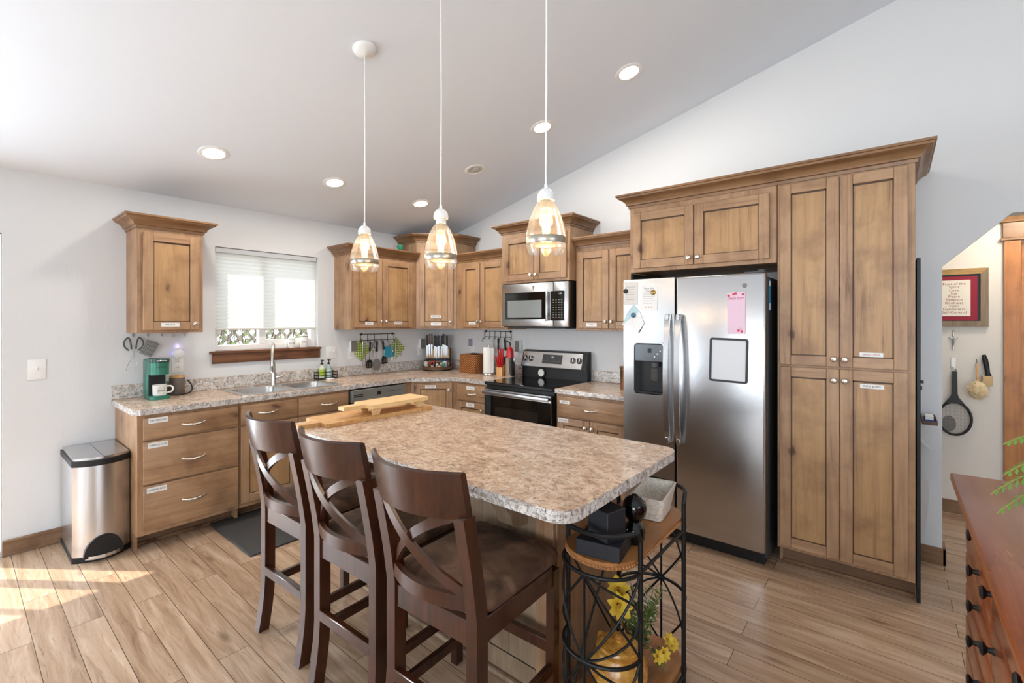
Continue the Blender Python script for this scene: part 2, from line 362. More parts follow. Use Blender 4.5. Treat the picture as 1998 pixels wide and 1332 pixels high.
b = MB(); b.box((4.425, -.017, 0), (4.547, -.0005, .1), PINEX, .003); b.box((4.5305, -.017, 0), (4.547, .12, .1), PINE, .003); struct(b.build('baseboard_back'))
b = MB(); b.box((3.21, 1.074, 0), (4.92, 1.0895, .1), PINEX, .003); struct(b.build('baseboard_hall'))
for i, (x0, x1) in enumerate(((2.6, 4.5), (5, 7.6))):  # unseen living-room windows, added to let daylight in
    b = MB()
    for a, c in (((x0, .55), (x1, .62)), ((x0, 2.38), (x1, 2.45)), ((x0, .62), (x0+.07, 2.38)), ((x1-.07, .62), (x1, 2.38)), (((x0+x1)/2-.04, .62), ((x0+x1)/2+.04, 2.38))):
        b.box((a[0], -9.1, a[1]), (c[0], -9.04, c[1]), TRIM)
    b.box((x0+.07, -9.072, .62), (x1-.07, -9.068, 2.38), PANE); struct(b.build(f'window_{i+2}', smooth=False))
b = MB()  # unseen right-wall window, also added for its daylight
for a, c in (((-5.95, .65), (-3.25, .72)), ((-5.95, 2.28), (-3.25, 2.35)), ((-5.95, .72), (-5.88, 2.28)), ((-3.32, .72), (-3.25, 2.28)), ((-4.64, .72), (-4.56, 2.28))): b.box((9.04, a[0], a[1]), (9.1, c[0], c[1]), TRIM)
b.box((9.068, -5.88, .72), (9.072, -3.32, 2.28), PANE); struct(b.build('window_4', smooth=False))
# patio door
b = MB()
for y0, y1 in ((-3.80, -3.625), (-5.10, -4.98), (-6.475, -6.36)): b.box((-.11, y0, .0), (-.04, y1, 2.025), TRIM)
b.box((-.11, -6.36, 0), (-.04, -3.80, .06), TRIM); b.box((-.11, -6.36, 1.96), (-.04, -3.80, 2.025), TRIM); b.box((-.077, -6.36, .06), (-.073, -3.8, 1.96), PANE)
for y0, y1 in ((-4.035, -3.94), (-4.32, -4.26)): b.box((-.036, y0, .03), (-.03, y1, 1.98), TRIM)
struct(b.build('door_1', smooth=False))
b = MB()
b.box((5.02, 1.12, 0), (5.94, 1.16, .62), CASE); b.box((5.02, 1.12, 1.95), (5.94, 1.16, 2.05), CASE); b.box((5.02, 1.12, .62), (5.05, 1.16, 1.95), CASE); b.box((5.80, 1.12, .62), (5.94, 1.16, 1.95), CASE)
b.box((5.05, 1.138, .62), (5.80, 1.142, 1.95), PANE); struct(b.build('door_2', smooth=False))
b = MB(); b.box((4.924, 1.066, 0), (5.011, 1.0895, 2.06), CASE, .002); b.box((4.905, 1.055, 2.06), (5.97, 1.0895, 2.08), CRN, .003); b.box((4.918, 1.064, 2.08), (5.96, 1.0895, 2.19), CRN, .002)
b.crown([(4.918, 1.0895), (4.918, 1.064), (5.96, 1.064)], 2.19, [(0, 0), (.012, .004), (.014, .02), (.03, .045), (.034, .06), (0, .06)], CRN); struct(b.build('trim_1'))
# kitchen window
b = MB()
for a, c in (((-2.44, 1.226), (-1.56, 1.27)), ((-2.44, 2.045), (-1.56, 2.09)), ((-2.44, 1.27), (-2.40, 2.045)), ((-1.60, 1.27), (-1.56, 2.045)), ((-2.075, 1.27), (-2.015, 2.045))): b.box((-.12, a[0], a[1]), (-.06, c[0], c[1]), TRIM, .003)
b.box((-.105, -2.015, 1.27), (-.07, -1.6, 1.31), TRIM, .003)
b.box((-.092, -2.40, 1.27), (-.088, -2.075, 2.045), PANE); b.box((-.092, -2.015, 1.31), (-.088, -1.6, 2.045), PANE); struct(b.build('window_1', smooth=False))
b = MB(); b.box((-.06, -2.4395, 1.2055), (0, -1.5605, 1.226), SILL); b.box((.0005, -2.485, 1.205), (.035, -1.54, 1.226), SILL, .002); b.box((.0005, -2.465, 1.124), (.018, -1.546, 1.205), SILL, .002); struct(b.build('trim_2'))
# outside
GRS = mat('pale_ground', '#6f6e58', .9)
b = MB(); b.box((-14, -20, -.3), (20, 12, -.13), GRS); o = struct(b.build('ground', smooth=False))
b = MB(); LAT = mat('weathered_lattice', '#968f84', .8)
for i in range(-14, 30):
    for d in (1, -1):
        y = -3.6+i*.13
        b.tube([(-1.3-.012*d, y, .5), (-1.3-.012*d, y+d*1.7, 2.2)], .008, LAT, w=.035, up=(0, 1, 0))
t = thing('lattice_fence', 'pale diagonal lattice fence outside the sink window', 'fence', (-1.3, -2, -.13)); b.M = inv(t)
o = b.build('lattice', t); o.matrix_parent_inverse = inv(t)
bf = MB(inv(t)); bf.box((-1.36, -4.2, -.13), (-1.28, -4.1, 2.25), LAT); bf.box((-1.36, 1.2, -.13), (-1.28, 1.3, 2.25), LAT); bf.box((-1.36, -4.1, .45), (-1.28, 1.2, .53), LAT); bf.box((-1.36, -4.1, 2.17), (-1.28, 1.2, 2.25), LAT); bf.build('fence_frame', t)
t = thing('shrub', 'bare twiggy shrub with few leaves seen under the window shade', 'shrub', (-.72, -2.0, -.13)); b = MB(); TWG = mat('twig_bark', '#4f4536', .9); LEAF2 = mat('shrub_leaf', '#7f9465', .7)
lf = MB()
for i in range(110):
    a = random.uniform(0, 6.28); p = [Vector((random.uniform(-.1, .1), random.uniform(-.55, .6), .0))]; d = Vector((random.uniform(-.08, .08), random.uniform(-.7, .7), 1)).normalized()
    for k in range(9): d = (d+Vector((random.uniform(-.05, .05)-.3*(p[-1].x), random.uniform(-.35, .35), random.uniform(-.1, .1)))).normalized(); p.append(p[-1]+d*.2)
    b.tube(p, [.009*(1-.08*k) for k in range(10)], TWG, 5)
    for k in range(4, 10):
        q = p[k]+Vector((random.uniform(-.06, .06),)*3); s = random.uniform(.012, .025); lf.geo([q, q+Vector((.3*s, s, s)), q+Vector((0, 0, 2.2*s)), q+Vector((-.3*s, -s, s))], [(0, 1, 2, 3)], LEAF2)
b.build('branch', t); lf.build('foliage', t, recalc=False)['kind'] = 'stuff'

# ------------------------------------------------------------------ cabinetry
CP = [(0, 0), (.008, 0), (.010, .016), (.020, .020), (.024, .034), (.045, .055), (.066, .064), (.070, .074), (.078, .076), (.078, .088), (0, .088)]
def knob(parent, x, z, y=-.02):
    b = MB(Matrix.Translation((x, y, z)) @ Matrix.Rotation(R(90), 4, 'X'))
    b.lathe([(.006, 0), (.005, .010), (.008, .014), (.0155, .018), (.0165, .024), (.012, .030), (.004, .032), (0, .0325)], NICK, 16); return b.build('knob', parent, 'pewter mushroom knob')
def pull(parent, x, z, y=-.02, w=.128):
    b = MB(); p = [(x+w*(t-.5), y-.004-.026*(1-abs(2*t-1)**2.4), z-.006*sin(pi*t)) for t in [i/18 for i in range(19)]]
    b.tube(p, [.0082-.003*abs(2*i/18-1)+.0024*(i in (5, 9, 13)) for i in range(19)], NICK, 10)
    for s in (-1, 1): b.ball((x+s*w/2, y-.002, z), .008, NICK, (1, .5, 1), 10)
    return b.build('handle', parent, 'pewter arched pull')
def sticker(parent, x, z, w, h, txt, y=-.02, ink=INK, size=.017):
    b = MB(); b.box((x-w/2, y-.0012, z-h/2), (x+w/2, y-.0002, z+h/2), PAP)
    n = max(len(q) for q in txt.split('\n')); size = min(h*.62/(1+.75*txt.count('\n')), size)
    b.text(txt, size, ink, face(x, y-.0016, z), sx=min(1.25, w*.86/(n*size*.6))); return b.build('label', parent, 'white paper label with handwriting', smooth=False)
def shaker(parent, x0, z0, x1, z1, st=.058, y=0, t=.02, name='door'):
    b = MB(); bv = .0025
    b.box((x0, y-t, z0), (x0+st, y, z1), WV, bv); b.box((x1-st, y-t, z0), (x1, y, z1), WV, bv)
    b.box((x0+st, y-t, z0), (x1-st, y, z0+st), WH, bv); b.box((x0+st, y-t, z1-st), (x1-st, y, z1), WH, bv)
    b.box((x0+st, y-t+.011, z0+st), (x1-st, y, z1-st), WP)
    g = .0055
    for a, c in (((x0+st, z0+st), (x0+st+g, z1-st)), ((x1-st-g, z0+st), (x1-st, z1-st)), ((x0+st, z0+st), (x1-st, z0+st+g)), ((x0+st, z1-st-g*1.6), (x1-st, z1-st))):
        b.box((a[0], y-t+.0095, a[1]), (c[0], y-t+.011, c[1]), GLZ_SHADE)  # glaze strips; their dark colour also paints the shadowed panel corners
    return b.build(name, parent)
def slab(parent, x0, z0, x1, z1, y=0, t=.02, name='drawer'):
    b = MB(); b.box((x0, y-t, z0), (x1, y, z1), WH, .003, 2); return b.build(name, parent)
def fronts(t, items):
    for it in items:
        k, x0, z0, x1, z1 = it[:5]; o = it[5] if len(it) > 5 else {}
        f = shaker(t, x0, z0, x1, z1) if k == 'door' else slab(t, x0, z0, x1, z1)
        if 'knob' in o: knob(f, *o['knob'])
        if 'pull' in o: pull(f, *o['pull'])
        for l in o.get('lab', ()): sticker(f, *l[:5], **(l[5] if len(l) > 5 else {}))
def carcass(t, w, d, z0, z1, toe=None, ends=True, front=True):
    b = MB(); k = .018
    b.box((0, .02, z0), (k, d, z1), WV); b.box((w-k, .02, z0), (w, d, z1), WV)
    b.box((k, .02, z0), (w-k, d, z0+k), WY); b.box((k, d-.008, z0+k), (w-k, d, z1), WV); b.box((k, .02, z1-k), (w-k, d-.008, z1), WY) if z0 > .5 else None
    b.box((0, 0, z0), (w, .02, z1), WV, .002); b.build('body', t)
    if toe is not None:
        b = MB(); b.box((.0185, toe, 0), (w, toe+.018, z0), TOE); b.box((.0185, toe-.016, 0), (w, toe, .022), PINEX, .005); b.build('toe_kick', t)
        for x in (0, w-.018): b = MB(); b.box((x, toe+.018 if x else min(toe+.018, .075), 0), (x+.018, d, z0), WV); b.build('plinth_side', t)
def wall_cab(name, label, cat, loc, rz, w, z0, z1, d, items, crown=True, cz=None, left=True, right=True):
    t = thing(name, label, cat, (loc[0], loc[1], z0), rz); carcass(t, w, d, 0, z1-z0)
    fronts(t, [(k, x0, a-z0, x1, c-z0, {q: ([(l[0], l[1]-z0)+tuple(l[2:]) for l in v] if q == 'lab' else (v[0], v[1]-z0)) for q, v in o.items()}) for k, x0, a, x1, c, o in items])
    if crown:
        b = MB(); p = ([(0, d)] if left else [])+[(0, 0), (w, 0)]+([(w, d)] if right else [])
        b.crown(p, z1-z0-.008, CP, CRN); b.build('crown', t)
    return t
def base_cab(name, label, cat, loc, rz, w, items, d=.606, toe=.14, z1=.8765):
    t = thing(name, label, cat, loc, rz); carcass(t, w, d, .105, z1, toe); fronts(t, items); return t
# --- wall cabinets
wall_cab('wall_cabinet', 'single-door knotty wood wall cabinet left of the window, labelled MUGS', 'cabinet', (.305, -3.012, 0), 90, .392, 1.392, 2.126, .304,
    [('door', .03, 1.412, .365, 2.092, dict(knob=(.335, 1.456), lab=[(.185, 1.449, .108, .028, 'MUGS')]))])
wall_cab('wall_cabinet', 'two-door knotty wood wall cabinet right of the window above the utensil rail', 'cabinet', (.305, -1.391, 0), 90, .778, 1.392, 2.126, .304,
    [('door', .02, 1.412, .341, 2.092, dict(knob=(.318, 1.47), lab=[(.186, 1.45, .09, .036, 'PLATES\nAND BOWLS')])),
     ('door', .351, 1.412, .72, 2.092, dict(knob=(.378, 1.47), lab=[(.53, 1.456, .098, .03, 'GLASSWARE')]))], right=False)
wall_cab('wall_cabinet', 'two-door knotty wood wall cabinet between the corner cabinet and the microwave', 'cabinet', (.613, -.305, 0), 0, .735, 1.392, 2.112, .304,
    [('door', .10, 1.412, .365, 2.08, dict(knob=(.345, 1.47), lab=[(.262, 1.454, .098, .03, 'SPICES')])), ('door', .375, 1.412, .713, 2.08, dict(knob=(.398, 1.47)))], left=False, right=False)
wall_cab('wall_cabinet', 'short tall-mounted wood wall cabinet directly above the microwave', 'cabinet', (1.352, -.40, 0), 0, .78, 1.832, 2.315, .399,
    [('door', .04, 1.855, .397, 2.265, dict(knob=(.372, 1.90))), ('door', .405, 1.855, .752, 2.265, dict(knob=(.43, 1.90)))])
wall_cab('wall_cabinet', 'two-door pale wood wall cabinet between the microwave and the refrigerator', 'cabinet', (2.136, -.305, 0), 0, .645, 1.392, 2.120, .304,
    [('door', .022, 1.412, .325, 2.075, dict(knob=(.305, 1.47), lab=[(.165, 1.443, .105, .03, 'TEA')])), ('door', .335, 1.412, .628, 2.075, dict(knob=(.36, 1.47)))], left=False, right=False)
# corner wall cabinet
t = thing('corner_wall_cabinet', 'tall angled corner wall cabinet with one door, above the knife stand', 'cabinet', (.305, -.61, 1.392), 45)
Mi = inv(t); W_ = Vector((.305, .305)).length
b = MB(Mi); b.prism([(.001, -.001), (.001, -.61), (.305, -.61), (.61, -.305), (.61, -.001)], 'z', 1.392, 2.335, WV); b.build('body', t, smooth=False)
b = MB(Mi); b.crown([(.001, -.61), (.305, -.61), (.61, -.305), (.61, -.001)], 2.327, CP, CRN); b.build('crown', t)
fronts(t, [('door', .035, .02, W_-.035, .915, dict(knob=(W_-.062, .075), lab=[(W_/2, .13, .11, .03, 'DRINKING GLASSES'), (W_/2, .05, .11, .036, 'COFFEE FILTERS\nTEA')]))])
# --- over-fridge cabinet and pantry
wall_cab('fridge_cabinet', 'wide two-door wood cabinet over the refrigerator', 'cabinet', (2.797, -.62, 0), 0, .957, 1.832, 2.31, .619,
    [('door', .03, 1.858, .462, 2.262, dict(knob=(.437, 1.905))), ('door', .47, 1.858, .918, 2.262, dict(knob=(.497, 1.905)))], crown=False)
t = thing('pantry_cabinet', 'tall four-door wood pantry cabinet right of the refrigerator', 'cabinet', (3.757, -.62, 0), 0); carcass(t, .634, .619, .105, 2.31, .07)
fronts(t, [('door', .015, .125, .307, 1.203, dict(knob=(.285, 1.14))), ('door', .313, .125, .604, 1.203, dict(knob=(.336, 1.14), lab=[(.455, 1.118, .104, .024, 'PANS & LIDS', dict(y=-.009))])),
    ('door', .015, 1.216, .307, 2.292, dict(knob=(.285, 1.26))), ('door', .313, 1.216, .604, 2.292, dict(knob=(.336, 1.26), lab=[(.452, 1.291, .102, .024, 'BAKING SUPPLIES', dict(ink=REDI, y=-.009))]))])
b = MB(); b.crown([(2.796, -.0015), (2.796, -.621), (4.392, -.621), (4.392, -.0015)], 2.302, [(o*1.02, h*1.1) for o, h in CP], CRN); 
tag(b.build('crown_molding'), 'long crown molding running across the fridge cabinet and pantry tops', 'molding')
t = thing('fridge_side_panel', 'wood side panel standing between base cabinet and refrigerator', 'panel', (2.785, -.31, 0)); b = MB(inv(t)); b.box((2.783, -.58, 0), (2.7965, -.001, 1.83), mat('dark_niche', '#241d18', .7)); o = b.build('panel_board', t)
# --- base cabinets
base_cab('drawer_base_cabinet', 'three-drawer wood base cabinet at the left end of the sink counter', 'cabinet', (.61, -3.075, 0), 90, .59,
    [('drawer', .03, .715, .583, .857, dict(pull=(.305, .785), lab=[(.107, .835, .104, .034, 'DRY MEASURES')])),
     ('drawer', .03, .432, .583, .703, dict(pull=(.305, .554), lab=[(.105, .676, .106, .034, 'THERMOS+CUPS')])),
     ('drawer', .03, .138, .583, .42, dict(pull=(.305, .282), lab=[(.1, .39, .106, .034, 'GARBAGE BAGS')]))])
base_cab('sink_base_cabinet', 'two-door wood base cabinet under the sink with false drawer fronts', 'cabinet', (.61, -2.483, 0), 90, .884,
    [('drawer', .008, .715, .424, .857, dict(pull=(.195, .788))), ('drawer', .432, .715, .866, .857, dict(pull=(.69, .78))),
     ('door', .008, .138, .424, .703, dict(knob=(.395, .64))), ('door', .432, .138, .866, .703, dict(knob=(.46, .64)))])
t = thing('corner_base_cabinet', 'angled corner base cabinet with one labelled door, beside the dishwasher', 'cabinet', (.61, -.915, 0), 45); Mi = inv(t); W2 = Vector((.305, .305)).length
b = MB(Mi); b.prism([(.001, -.001), (.001, -.99), (.61, -.99), (.61, -.915), (.915, -.61), (.93, -.61), (.93, -.001)], 'z', .105, .8765, WV); b.build('body', t, smooth=False)
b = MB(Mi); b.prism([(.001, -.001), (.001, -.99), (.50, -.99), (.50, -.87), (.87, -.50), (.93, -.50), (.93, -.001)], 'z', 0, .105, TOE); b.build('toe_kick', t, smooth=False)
fronts(t, [('door', .03, .138, W2-.03, .857, dict(knob=(W2-.062, .79), lab=[(.19, .823, .105, .03, 'COOKIE SHEETS')]))])
base_cab('drawer_base_cabinet', 'narrow wood base cabinet left of the range with one drawer over a door', 'cabinet', (.932, -.61, 0), 0, .426,
    [('drawer', .025, .702, .412, .857, dict(pull=(.22, .773), lab=[(.217, .826, .105, .032, 'UTENSILS')])), ('door', .025, .138, .412, .69, dict(knob=(.375, .628), lab=[(.214, .664, .11, .036, 'MIXING\nBOWLS')]))])
base_cab('drawer_base_cabinet', 'pale wood base cabinet right of the range with a wide drawer over two doors', 'cabinet', (2.134, -.61, 0), 0, .646,
    [('drawer', .02, .696, .632, .857, dict(pull=(.325, .773), lab=[(.094, .812, .1, .026, 'SPICES')])), ('door', .02, .138, .322, .684, dict(knob=(.292, .628), lab=[(.078, .663, .1, .03, 'BAKING DISHES')])), ('door', .33, .138, .632, .684, dict(knob=(.352, .628)))])
# --- worktops
t = thing('countertop', 'L-shaped granite-look laminate countertop with the sink and angled corner', 'countertop', (.3, -1.5, .877)); b = MB(inv(t))
hole = rrect(.155, -2.42, .555, -1.645, .05)[::-1]
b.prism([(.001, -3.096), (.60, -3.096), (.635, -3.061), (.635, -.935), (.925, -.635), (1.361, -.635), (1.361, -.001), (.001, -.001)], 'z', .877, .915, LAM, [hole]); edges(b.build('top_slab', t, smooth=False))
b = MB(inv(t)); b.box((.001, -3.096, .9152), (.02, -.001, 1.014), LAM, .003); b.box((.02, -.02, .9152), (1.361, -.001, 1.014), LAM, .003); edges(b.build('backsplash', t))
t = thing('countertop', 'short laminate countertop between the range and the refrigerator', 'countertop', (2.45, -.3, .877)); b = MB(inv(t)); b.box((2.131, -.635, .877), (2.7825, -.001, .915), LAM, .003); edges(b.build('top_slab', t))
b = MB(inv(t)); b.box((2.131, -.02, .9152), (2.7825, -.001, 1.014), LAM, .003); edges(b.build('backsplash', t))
# --- sink and faucet
t = thing('sink', 'double-bowl stainless steel drop-in sink under the window', 'sink', (.35, -2.03, .9155)); M = inv(t); b = MB(M)
B1, B2 = (.175, -2.40, .54, -2.055), (.175, -2.005, .54, -1.665)
b.prism(rrect(.085, -2.44, .585, -1.625, .04), 'z', .9155, .9205, SINKM, [rrect(*B1, .07)[::-1], rrect(*B2, .07)[::-1]]); b.build('rim', t, smooth=False)
for q in (B1, B2):
    b = MB(M); rings = [rrect(q[0]+i, q[1]+i, q[2]-i, q[3]-i, max(.07-i*.6, .03), z) for i, z in ((0, .920), (.004, .905), (.012, .80), (.02, .762), (.05, .752), (.16, .750))]
    b.loft(rings, SINKM); o = b.build('basin', t, recalc=False)
t = thing('faucet', 'brushed nickel pull-down kitchen faucet standing behind the sink bowls', 'faucet', (.125, -2.03, .921), -27); b = MB()
b.lathe([(.026, 0), (.026, .006), (.021, .02), (.02, .09), (.016, .16), (.013, .20)], NICK, 20)
b.tube(arc(16, lambda u: (.07-.07*cos(pi*u), 0, .20+.10*sin(pi*u)+.11*(1-u))), .0125, NICK, 12); b.build('spout', t)
b = MB(); b.lathe([(.013, 0), (.015, -.03), (.021, -.085), (.022, -.10), (.0, -.10)], NICK, 18, (.142, 0, .215)); b.box((.155, -.006, .125), (.166, .006, .175), DGRY, .002); b.build('spray_head', t)
b = MB(Matrix.Rotation(R(27), 4, 'Z')); b.cyl((0, .015, .055), (0, .06, .062), .014, NICK); b.tube([(0, .06, .062), (.0, .085, .075), (.0, .1, .10), (.0, .105, .13)], [.011, .008, .006, .005], NICK, 10); b.build('lever', t)
# --- dishwasher
t = thing('dishwasher', 'stainless dishwasher built in under the counter beside the corner cabinet', 'dishwasher', (.61, -1.597, 0), 90); b = MB()
b.box((.006, .03, .105), (.6, .58, .872), BLK); b.box((.006, .07, 0), (.6, .3, .105), BLK); b.build('body', t)
b = MB(); b.box((.012, -.022, .115), (.594, .03, .745), STEEL, .004); b.build('door', t)
b = MB(); b.box((.012, -.03, .752), (.594, .03, .862), GRY, .004); b.box((.03, -.0315, .80), (.12, -.0298, .808), BLK); b.box((.03, -.0315, .815), (.12, -.0298, .823), BLK); b.box((.27, -.0315, .80), (.31, -.0298, .83), BLK)
for i in range(5): b.box((.37+i*.035, -.0315, .815), (.39+i*.035, -.0298, .82), DGRY)
b.tube(arc(10, lambda u: (.16+.28*u, -.03-.01*sin(pi*u), .775-.012*sin(pi*u))), .006, CHROME, 8); b.build('control_panel', t)
# --- range
t = thing('range', 'stainless electric range with black glass cooktop and backguard', 'range', (1.745, -.35, 0)); M = inv(t); X0, X1 = 1.3655, 2.1265
b = MB(M); b.box((X0, -.63, .0), (X1, -.03, .885), BLK); b.build('body', t)
b = MB(M); b.box((X0-.002, -.665, .886), (X1+.002, -.09, .912), BLK, .006, 2); b.box((X0+.004, -.66, .9121), (X1-.004, -.1, .9165), BLKG, .002); b.build('cooktop', t)
b = MB(M); b.prism([(-.03, .888), (-.095, .9125), (-.095, 1.015), (-.118, 1.02), (-.072, 1.178), (-.03, 1.185)], 'x', X0, X1, BLK); b.build('backguard', t, smooth=False)
F = Matrix.Translation((0, -.1185, 1.02)) @ Matrix.Rotation(-math.atan2(.046, .158), 4, 'X')
b = MB(M @ F); b.box((X0+.012, -.004, .002), (X1-.05, 0, .155), STEEL, .003); b.build('control_panel', t)
b = MB(M @ F); b.box((1.625, -.007, .04), (1.852, -.0041, .13), DGRY, .004); b.text('1:40', .026, WHT, face(1.738, -.0075, .104), sx=.9)
for i in range(8): b.box((1.64+i*.026+.002, -.0076, .062), (1.652+i*.026, -.0071, .066), GRY)
b.build('display', t)
for kx in (1.412, 1.482, 1.975, 2.045):
    b = MB(M @ F @ Matrix.Translation((kx, -.004, .082)) @ Matrix.Rotation(R(90), 4, 'X')); b.lathe([(.029, 0), (.027, .008), (.022, .012), (.021, .028), (.0, .029)], STEEL, 20); b.box((-.0055, -.02, .026), (.0055, .02, .036), BLK, .002); b.build('knob', t, 'round control knob')
b = MB(M); b.box((X0+.004, -.672, .20), (X1-.004, -.632, .852), BLKG, .005); b.box((X0+.14, -.6735, .34), (X1-.14, -.6718, .70), mat('oven_window', '#1d1c1b', .08)); b.build('oven_door', t)
b = MB(M); b.box((X0+.004, -.6745, .795), (X1-.004, -.6722, .85), STEEL); b.box((X0+.01, -.712, .808), (X1-.01, -.698, .838), STEEL, .004, 2)
for x in (X0+.03, X1-.05): b.box((x, -.70, .812), (x+.02, -.672, .834), BLK, .002)
o = [q for q in t.children if q.name.startswith('oven_door')][0]; b.build('handle', o, 'stainless bar handle')
b = MB(M); b.box((X0+.004, -.668, .03), (X1-.004, -.632, .192), STEEL, .004); b.build('drawer', t)
# --- microwave
t = thing('microwave', 'stainless over-the-range microwave with black window and keypad', 'microwave', (1.74, -.2, 1.42)); M = inv(t); x0, x1 = 1.362, 2.122; b = MB(M)
b.box((x0, -.378, 1.418), (x1, -.001, 1.8305), BLK, .003); b.build('body', t)
b = MB(M); b.box((x0, -.41, 1.425), (x0+.6, -.379, 1.825), STEEL, .005, 2); b.box((x0+.04, -.4125, 1.492), (x0+.53, -.4095, 1.742), BLKG, .003); b.box((x0+.075, -.4135, 1.508), (x0+.475, -.4122, 1.668), mat('mesh_window', '#8f9392', .25, .6)); 
b.lathe([(.02, 0), (.02, .002), (.017, .0025), (0, .0025)], CHROME, 20, T=Matrix.Translation((1.745, -.41, 1.783)) @ Matrix.Rotation(R(90), 4, 'X')); o = b.build('door', t)
b = MB(M); b.box((x0+.535, -.442, 1.475), (x0+.562, -.428, 1.742), STEEL, .005, 2); b.box((x0+.54, -.43, 1.49), (x0+.557, -.409, 1.51), STEEL); b.box((x0+.54, -.43, 1.705), (x0+.557, -.409, 1.725), STEEL); b.build('handle', o, 'vertical stainless handle')
b = MB(M); b.box((x0+.604, -.41, 1.425), (x1, -.379, 1.825), STEEL, .005, 2); b.box((x0+.575, -.4125, 1.48), (x1-.04, -.4095, 1.742), BLKG, .003)
b.text('1:40', .02, WHT, face(x1-.085, -.413, 1.718))
for r in range(8):
    for c in range(4): b.box((x0+.598+c*.029, -.4131, 1.505+r*.022), (x0+.612+c*.029, -.4126, 1.511+r*.022), GRY)
b.build('control_panel', t)
b = MB(M); b.box((x0+.05, -.36, 1.405), (x1-.05, -.05, 1.4175), DGRY, .003); b.build('vent_grille', t)
# --- refrigerator
t = thing('refrigerator', 'side-by-side stainless refrigerator with ice and water dispenser', 'refrigerator', (3.26, -.4, 0)); M = inv(t)
b = MB(M); b.box((2.812, -.67, .03), (3.7155, -.04, 1.745), DGRY, .004); b.box((2.83, -.69, 0), (3.70, -.6, .075), BLK); b.build('cabinet_shell', t)
def fdoor(x0, x1, hole=None):
    b = MB(M); n = 8; yf = lambda x: -.752+.012*abs((x-(x0+x1)/2)/((x1-x0)/2))**3
    if hole:
        hx0, hx1, hz0, hz1 = hole; b.prism([(x0, .085), (x1, .085), (x1, 1.767), (x0, 1.767)], 'y', -.75, -.675, STEEL, [[(p[0], p[1]) for p in rrect(hx0, hz0, hx1, hz1, .025)][::-1]])
    else: b.box((x0, -.75, .085), (x1, -.675, 1.767), STEEL, .014, 3)
    return b
b = fdoor(2.807, 3.175, (2.888, 3.10, .968, 1.322)); fz = b.build('door', t, 'narrow freezer door', ang=30)
b = fdoor(3.182, 3.7155); fr = b.build('door', t, 'wide fresh food door'); b = MB(M)
b.lathe([(.014, 0), (.014, .002), (.012, .0028), (0, .003)], CHROME, 20, T=M @ Matrix.Translation((3.603, -.7502, 1.692)) @ Matrix.Rotation(R(90), 4, 'X')) if 0 else b.lathe([(.014, 0), (.014, .002), (.012, .0028), (0, .003)], GRY, 20, T=Matrix.Translation((3.603, -.7502, 1.692)) @ Matrix.Rotation(R(90), 4, 'X')); b.build('emblem', fr)
for q, x in ((fz, 3.137), (fr, 3.21)):
    b = MB(M); b.tube(arc(20, lambda u: (x, -.768-.042*sin(pi*u)**.6, .672+.846*u)), .016, CHROME if 0 else STEEL, w=.034, up=(1, 0, 0))
    for z in (.68, 1.50): b.box((x-.012, -.79, z-.02), (x+.012, -.7505, z+.02), STEEL, .003)
    b.build('handle', q, 'long bowed stainless handle')
b = MB(M); b.box((2.888, -.70, .968), (3.10, -.69, 1.322), BLK); b.box((2.889, -.745, 1.195), (3.099, -.70, 1.315), mat('dispenser_panel', '#8b9399', .12, .5), .004); b.box((2.985, -.7462, 1.255), (3.012, -.7449, 1.285), BLK)
for i in range(3): b.box((3.03+.02*i, -.7462, 1.225+.02*i), (3.038+.02*i, -.7449, 1.233+.02*i), WHT)
b.box((2.893, -.74, .972), (3.095, -.70, .985), BLK); b.build('dispenser', fz)
b = MB(M); b.lathe([(.032, 0), (.03, .03), (.02, .035)], DGRY, 16, (3.03, -.722, 1.16)); b.box((3.0, -.735, 1.06), (3.05, -.725, 1.155), GLASS, .004); b.build('spout', fz)
b = MB(M); b.prism(rrect(2.879, .958, 3.109, 1.332, .034), 'y', -.757, -.7502, STEEL, [rrect(2.889, .969, 3.099, 1.321, .025)[::-1]]); b.build('dispenser_frame', fz)
b = MB(M); b.cyl((3.69, -.72, 1.767), (3.69, -.72, 1.785), .02, DGRY); b.box((3.60, -.74, 1.767), (3.71, -.68, 1.775), DGRY); b.build('hinge_cover', t)

# ------------------------------------------------------------------ island
IW = wood('island_panel', '#a08a72', '#8d755c', '#6c563f', 'z', True, .45)
t = thing('island_cabinet', 'freestanding wood kitchen island base under the laminate top', 'kitchen island', (2.62, -2.1, 0)); M = inv(t)
b = MB(M); b.box((1.96, -2.34, 0), (3.29, -1.83, .8765), IW); b.build('body', t)
b = MB(M)
for i in range(8): b.box((2.03+i*.149, -2.354, .1), (2.178+i*.149, -2.3402, .8765), IW, .0015)
b.build('front_panel', t)
for x in (1.95, 3.215):
    b = MB(M); b.box((x, -2.362, 0), (x+.085, -2.3402, .8765), WV, .003); b.build('corner_post', t)
b = MB(M); b.box((3.2902, -2.3402, 0), (3.305, -1.825, .8765), WV, .002); b.build('end_panel', t)
b = MB(M); b.box((2.035, -2.36, 0), (3.214, -2.3545, .1), IW, .002); b.box((2.035, -2.382, 0), (3.214, -2.3605, .022), IW, .006, 2); b.build('base_trim', t)
for x in (2.08, 3.10):
    b = MB(M); b.prism([(-2.3545, .8765), (-2.62, .8765), (-2.62, .84), (-2.52, .80), (-2.47, .74), (-2.45, .69), (-2.42, .67), (-2.3545, .665)], 'x', x, x+.075, IW); b.build('corbel', t)
t = thing('island_countertop', 'large granite-look laminate island top with rounded corners', 'countertop', (2.67, -2.24, .877)); b = MB(inv(t))
b.prism(rrect(1.765, -2.692, 3.577, -1.785, .075, n=8), 'z', .877, .915, LAM); edges(b.build('top_slab', t, ang=50))

